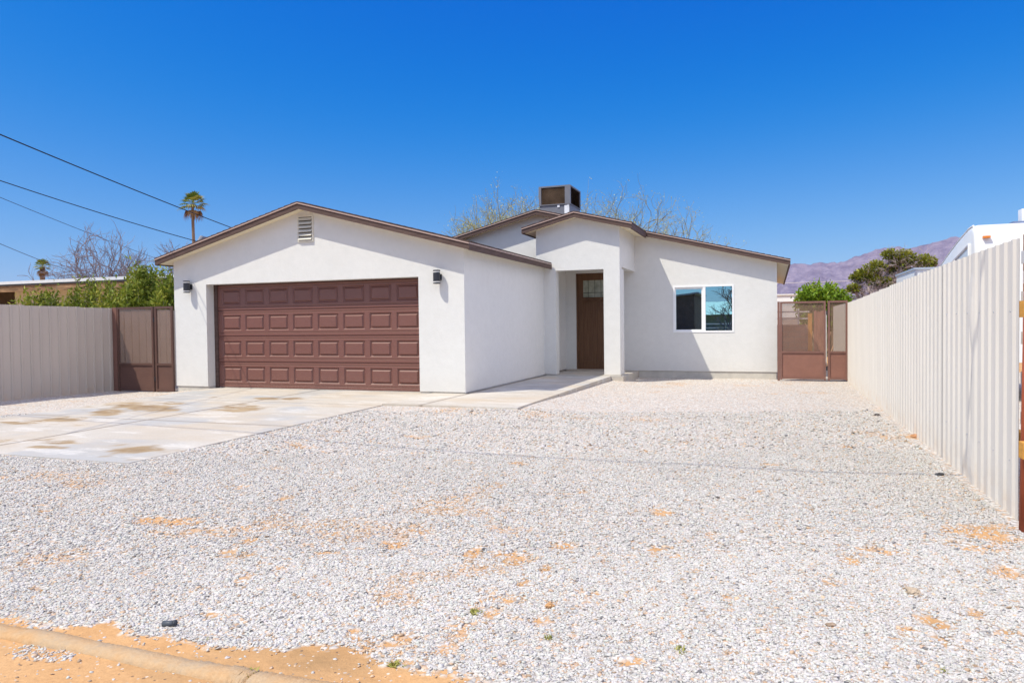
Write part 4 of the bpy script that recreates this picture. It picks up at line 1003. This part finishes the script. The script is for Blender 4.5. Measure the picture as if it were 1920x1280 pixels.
# ------------------------------------------------------------------ camper trailer over the right fence
cx0, cx1 = 3.17, 5.6
cam_ = thing('camper_trailer', (4, 17, -.1), 'white camper trailer with rounded roof and amber marker light behind the right fence', 'camper')
prof = [(14.0, .55)]
zt = 2.87
prof = [(14.0, .55), (13.97, 2.4), (14.0, 2.70), (14.08, 2.81), (14.22, 2.865), (14.5, 2.85), (15.2, 2.73), (16.0, 2.56), (16.8, 2.36), (17.3, 2.2), (17.6, 1.9), (17.6, .55)]
def camper_body():
    bm = bmesh.new(); n = len(prof)
    a_ = [bm.verts.new((cx0 - 4, y - 17, z + .1)) for y, z in prof]; b_ = [bm.verts.new((cx1 - 4, y - 17, z + .1)) for y, z in prof]
    bm.faces.new(a_); bm.faces.new(b_[::-1])
    for i in range(n): bm.faces.new((a_[i], b_[i], b_[(i+1) % n], a_[(i+1) % n]))
    bmesh.ops.recalc_face_normals(bm, faces=bm.faces)
    es = [e for e in bm.edges if (abs(e.verts[0].co.x - e.verts[1].co.x) < 1e-4) and max(e.verts[0].co.z, e.verts[1].co.z) > 1]
    bmesh.ops.bevel(bm, geom=es, offset=.10, segments=4, profile=.5, affect='EDGES')
    me = bpy.data.meshes.new('body'); bm.to_mesh(me); bm.free(); me.polygons.foreach_set('use_smooth', [True] * len(me.polygons)); me.materials.append(rv_m)
    try: me.set_sharp_from_angle(angle=math.radians(50))
    except Exception: pass
    o = bpy.data.objects.new('body', me); COL.objects.link(o); o.parent = cam_; return o
camper_body()
m = MB(); pz = at(1850, 444, 13.95); m.box(pz.x - .055, pz.x + .055, 13.935, 13.985, pz.z - .018, pz.z + .018); m.build('marker_light', amber_m, cam_)
m = MB(); pz = at(1916, 403, 14.7); m.box(pz.x - .18, pz.x + .3, 14.5, 15.0, 2.84, 2.93); m.build('roof_vent', M('blue grey roof vent', (.16, .20, .32), .5), cam_)
m = MB(); m.box(4.0, 4.22, 14.6, 14.8, 2.93, 3.15); m.build('vent_cap', white_m, cam_)
m = MB()
m.prism([(14.35, 2.50), (16.3, 2.17), (16.3, 1.75), (14.35, 1.85)], 'x', cx0 - .012, cx0 - .001); m.build('window', M('pale camper glass', (.60, .63, .66), .2, .05, spec=.6), cam_)
m = MB()
for (ya, za), (yb, zb) in (((14.3, 2.55), (16.4, 2.20)), ((14.3, 1.82), (16.4, 1.72)), ((14.3, 2.55), (14.3, 1.82)), ((16.4, 2.20), (16.4, 1.72)), ((15.3, 2.37), (15.3, 1.78))): m.tube([(cx0 - .016, ya, za), (cx0 - .016, yb, zb)], .022, 6)
m.build('window_frame', white_m, cam_)
m = MB(); m.box(cx0 - .008, cx0 - .001, 14.6, 17.4, 1.45, 1.66); m.build('stripe', M('brown stripe', (.20, .14, .12), .4), cam_)
m = MB()
for y in (15.2, 16.0): MB().tube([(cx0 + .05, y, .30), (cx0 + .25, y, .30)], .36, 18).build('wheel', dark_m, cam_)
m = MB()
for (ya, za), (yb, zb) in zip(prof[4:10], prof[5:11]): m.tube([(cx0 + .03, ya, za - .01), (cx0 + .03, yb, zb - .01)], .018, 6)
m.build('roof_trim', white_m, cam_)
bt = thing('box_trailer', tuple(at(1735, 560, 21).xy) + (-.1,), 'low white box trailer behind the right fence in front of the camper nose', 'trailer')
q0, q1, qz = at(1716, 510, 21), at(1765, 505, 21), at(1735, 505, 21).z
MB().box(q0.x, q1.x + .6, 21, 24, .5, qz).build('body', rv_m, bt)
MB().box(q0.x - .03, q1.x + .63, 20.96, 24.04, qz, qz + .05).build('roof', silver_m, bt)
MB().box(q0.x - .015, q0.x + .03, 20.97, 20.999, .5, qz).build('corner_trim', M('grey trim', (.25, .26, .32), .5), bt)
m = MB()
for y in (22.2, 23.0): MB().tube([(q0.x + .02, y, .25), (q0.x + .22, y, .25)], .34, 16).build('wheel', dark_m, bt)
pl_ = thing('timber_pallets', (3.2, 8.6, 0), 'stack of pale timber slats behind the near end of the right fence', 'timber')
m = MB()
for k in range(12): m.box(1.86, 2.6, 6.6 + .05 * (k % 2), 6.75 + .05 * (k % 2), gzf(0, 7) + k * .16, gzf(0, 7) + k * .16 + .10)
m.build('slats', M('white slats', (.62, .60, .57), .7, .1), pl_)
MB().box(1.9, 2.0, 6.82, 6.9, gzf(0, 7), 1.95).build('upright', wood_m, pl_); MB().box(2.45, 2.55, 6.82, 6.9, gzf(0, 7), 1.95).build('upright', wood_m, pl_)

# ------------------------------------------------------------------ across the street: what the window glass mirrors
bh = thing('brown_house', (-9.5, -14, -.1), 'dark brown gabled house across the street, mirrored in the window', 'house')
w = MB(); w.wall([(-17, 2.0), (-5.2, 3.3)], -.2, -14.3, -14.0); w.build('wall', M('brown siding', (.13, .075, .06), .9, .2, 3), bh)
m = MB(); m.prism([(-17.4, 2.03), (-4.9, 3.41), (-4.9, 3.30), (-17.4, 1.92)], 'y', -20, -13.7); m.build('roof', M('pale roof edge', (.30, .30, .31), .8), bh)
MB().box(-5.5, -5.2, -19.8, -14.3, -.2, 3.2).build('side_wall', M('brown siding side', (.13, .075, .06), .9, .2, 3), bh)
pb = thing('pale_building', (-3, -32, -.1), 'long pale green building with a pitched roof across the street, mirrored in the window', 'building')
MB().prism([(-31.8, 2.0), (-36.5, 3.3), (-41, 2.0)], 'x', -16, 16).build('roof', M('pale mint paint', (.80, .86, .74), .8, .04), pb)  # pitch added so the side facing the house catches sun in the mirror view
MB().box(-15.8, 15.8, -39.8, -33.2, -.2, 1.999).build('wall', M('grey green wall', (.24, .28, .22), .8, .2, .6), pb)
m = MB()
for k in range(12): m.box(-15.5 + 2.8 * k, -15.35 + 2.8 * k, -32.2, -32.05, -.2, 2.0)
m.build('post', M('mint post', (.5, .56, .46), .8), pb)
fe = thing('rail_fence', (-3, -26, -.1), 'white two rail fence across the street, mirrored in the window', 'fence')
m = MB()
for z in (.35, .75, 1.1): m.box(-14, 12, -26, -25.95, z, z + .09)
m.build('rail', white_m, fe)
m = MB()
for k in range(14): m.box(-14 + 2 * k, -13.88 + 2 * k, -26.1, -25.98, -.2, 1.3)
m.build('post', M('green post', (.10, .12, .10), .8), fe)
shrub((-7.4, -11.5, -.1), 1.9, 1.3, 3000, 'dark bushy shrub before the brown house across the street, mirrored in the window', 'garden shrubs', juni_m, 41, .14, .25, 'garden_shrub', 40, .1)
tree('street_tree', (-2.9, -13, -.1), dict(BARE, max=5, tilt=.3), 17, 1.6, .12, 'leafless tree with straight dark trunk across the street, mirrored in the window', None, bark2_m, 1)

# ------------------------------------------------------------------ mountains
def mountains():
    az = np.linspace(-.12, .62, 300); rr = np.linspace(0, 1, 60)
    kx = [(ray(a_, 600)[0] / ray(a_, 600)[1]) for a_ in (1350, 1440, 1480, 1505, 1530, 1560, 1585, 1610, 1640, 1680, 1720, 1760, 1790, 1900, 2100)]
    kh = [30, 80, 91, 94, 92, 93, 96, 100, 105, 110, 114, 124, 128, 128, 100]
    v = []; R0, R1 = 2600., 4300.
    for j, t_ in enumerate(rr):
        for a_ in az:
            D = R0 + (R1 - R0) * t_ + 900 * max(0, t_ - .8)
            hgt = float(np.interp(a_, kx, kh)) / 1350 * R1
            e = (t_ / .8) ** 1.15 if t_ < .8 else max(0, 1 - (t_ - .8) / .2) ** .7
            x, y = a_ * D, D
            nz = noise.fractal(Vector((x / 420, y / 420, 3.1)), .9, 2.1, 7); rg = 1 - abs(noise.fractal(Vector((x / 260 + 9, y / 700, 1.7)), .9, 2.1, 6))
            z = hgt * e * (1 + .06 * nz) + (rg - .8) * 330 * e * (1 - e * .85) + (noise.noise(Vector((a_ * 60, 2.2, 0))) * 7 + noise.noise(Vector((a_ * 170, 5.2, 0))) * 4) * e
            v.append((x, y, z - 3))
    n = len(az); f = [(j*n+i, j*n+i+1, (j+1)*n+i+1, (j+1)*n+i) for j in range(len(rr) - 1) for i in range(n - 1)]
    m = MB(); m.add(v, f); t = NT('haze tinted desert rock')
    nz = t.noise(.012, 8, .65); st = t.noise(.02, 7, .75, t.scaled((1, .5, 1.6)))
    c = t.ramp(nz, [(.3, (.145, .115, .17)), (.5, (.225, .19, .26)), (.7, (.32, .27, .335))])  # purple-blue of distant haze put into the rock colour
    c = t.mix(.4, c, t.ramp(st, [(.35, (.11, .09, .15)), (.65, (.37, .31, .37))]))
    o = m.build('mountains', t.out(t.bsdf(c, .95, .05, 0, t.noise(.03, 8, .7), 1., 12.)), None, True)
    tag(o, 'pinkish bare desert mountain range on the horizon at right', 'mountains', kind='structure')
mountains()

HAZE = True
if HAZE:
    t = NT('air haze'); pv = t.n('ShaderNodeVolumePrincipled'); pv.inputs['Color'].default_value = (.30, .52, 1, 1); pv.inputs['Density'].default_value = .00002; pv.inputs['Anisotropy'].default_value = .2
    o_ = t.n('ShaderNodeOutputMaterial'); t.l(pv.outputs[0], o_.inputs['Volume'])
    hz = MB().box(-6200, 6200, -1000, 6700, -6, 560).build('haze', t.m, None); tag(hz, 'thin pale desert air haze in front of the mountains', 'haze', kind='stuff')

# ------------------------------------------------------------------ light, sky, camera
FILL_GLOW = 1.32  # strength of the fill glow added to the out-of-view sky
SD = Vector((.43, .48, -1)).normalized()
su = bpy.data.lights.new('sun', 'SUN'); su.energy = 3.45; su.angle = math.radians(.53); su.color = (.985, .94, .80)
so = bpy.data.objects.new('sun', su); COL.objects.link(so); so.rotation_euler = SD.to_track_quat('-Z', 'Y').to_euler(); so.location = (-10, -10, 25)
W = bpy.data.worlds.new('World'); SC.world = W; W.use_nodes = True; nt = W.node_tree; nt.nodes.clear()
sk = nt.nodes.new('ShaderNodeTexSky'); sk.sky_type = 'NISHITA'; sk.sun_disc = False
sk.sun_elevation = math.asin(-SD.z); sk.sun_rotation = math.atan2(-SD.x, -SD.y); sk.air_density = 1.0; sk.dust_density = 2.5; sk.ozone_density = 6.0; sk.altitude = 1500
bg = nt.nodes.new('ShaderNodeBackground'); bg.inputs['Strength'].default_value = .10; wo = nt.nodes.new('ShaderNodeOutputWorld')
# polarised, deeply saturated desert sky: per channel contrast of the Nishita colour
sr = nt.nodes.new('ShaderNodeSeparateColor'); cr = nt.nodes.new('ShaderNodeCombineColor'); nt.links.new(sk.outputs[0], sr.inputs[0])
for i, (k, o) in enumerate(((1.50, -.185), (1.17, -.056), (.59, .43))):
    q = nt.nodes.new('ShaderNodeMath'); q.operation = 'MULTIPLY_ADD'; q.inputs[1].default_value = k * .107 / .132; q.inputs[2].default_value = o / .132; nt.links.new(sr.outputs[i], q.inputs[0])
    q2 = nt.nodes.new('ShaderNodeMath'); q2.operation = 'SMOOTH_MAX'; q2.inputs[1].default_value = .03; q2.inputs[2].default_value = .55; nt.links.new(q.outputs[0], q2.inputs[0]); nt.links.new(q2.outputs[0], cr.inputs[i])
# added fill glow high in the unseen east and southeast sky, lifting shaded walls
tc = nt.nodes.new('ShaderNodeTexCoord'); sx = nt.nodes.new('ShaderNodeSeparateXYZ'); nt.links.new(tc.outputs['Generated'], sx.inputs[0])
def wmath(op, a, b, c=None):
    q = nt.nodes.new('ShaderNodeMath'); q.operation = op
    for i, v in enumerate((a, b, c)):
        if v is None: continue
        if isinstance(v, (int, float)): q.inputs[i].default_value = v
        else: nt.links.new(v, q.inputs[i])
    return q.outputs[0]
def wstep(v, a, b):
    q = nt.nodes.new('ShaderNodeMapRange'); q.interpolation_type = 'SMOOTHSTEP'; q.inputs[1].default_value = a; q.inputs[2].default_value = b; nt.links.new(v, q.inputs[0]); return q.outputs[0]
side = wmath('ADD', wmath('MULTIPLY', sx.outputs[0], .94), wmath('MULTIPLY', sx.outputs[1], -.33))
fill_mask = wmath('MULTIPLY', wstep(side, -.03, .60), wstep(sx.outputs[2], .14, .50))
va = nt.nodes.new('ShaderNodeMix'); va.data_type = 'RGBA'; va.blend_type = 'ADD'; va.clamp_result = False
nt.links.new(fill_mask, va.inputs[0]); nt.links.new(cr.outputs[0], va.inputs[6]); va.inputs[7].default_value = (FILL_GLOW * .98 / .132, FILL_GLOW * .91 / .132, FILL_GLOW * .73 / .132, 1)
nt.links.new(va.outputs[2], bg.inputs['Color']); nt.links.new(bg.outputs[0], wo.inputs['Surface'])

cd = bpy.data.cameras.new('camera'); cd.sensor_width = 36; cd.lens = 36 * F / 1920; cd.clip_end = 20000; cd.clip_start = .05
co = bpy.data.objects.new('camera', cd); COL.objects.link(co)
from mathutils import Matrix
mt = Matrix(((DX[0], DX[1], -DX[2], 0), (DY[0], DY[1], -DY[2], 0), (UP[0], UP[1], -UP[2], H), (0, 0, 0, 1)))
co.matrix_world = mt; SC.camera = co
vs_ = SC.view_settings; vs_.view_transform = 'Standard'; vs_.look = 'None'; vs_.gamma = 1; vs_.exposure = .5; vs_.use_curve_mapping = False
cy = SC.cycles; cy.max_bounces = 8; cy.diffuse_bounces = 4; cy.glossy_bounces = 3; cy.transparent_max_bounces = 8; cy.volume_bounces = 0
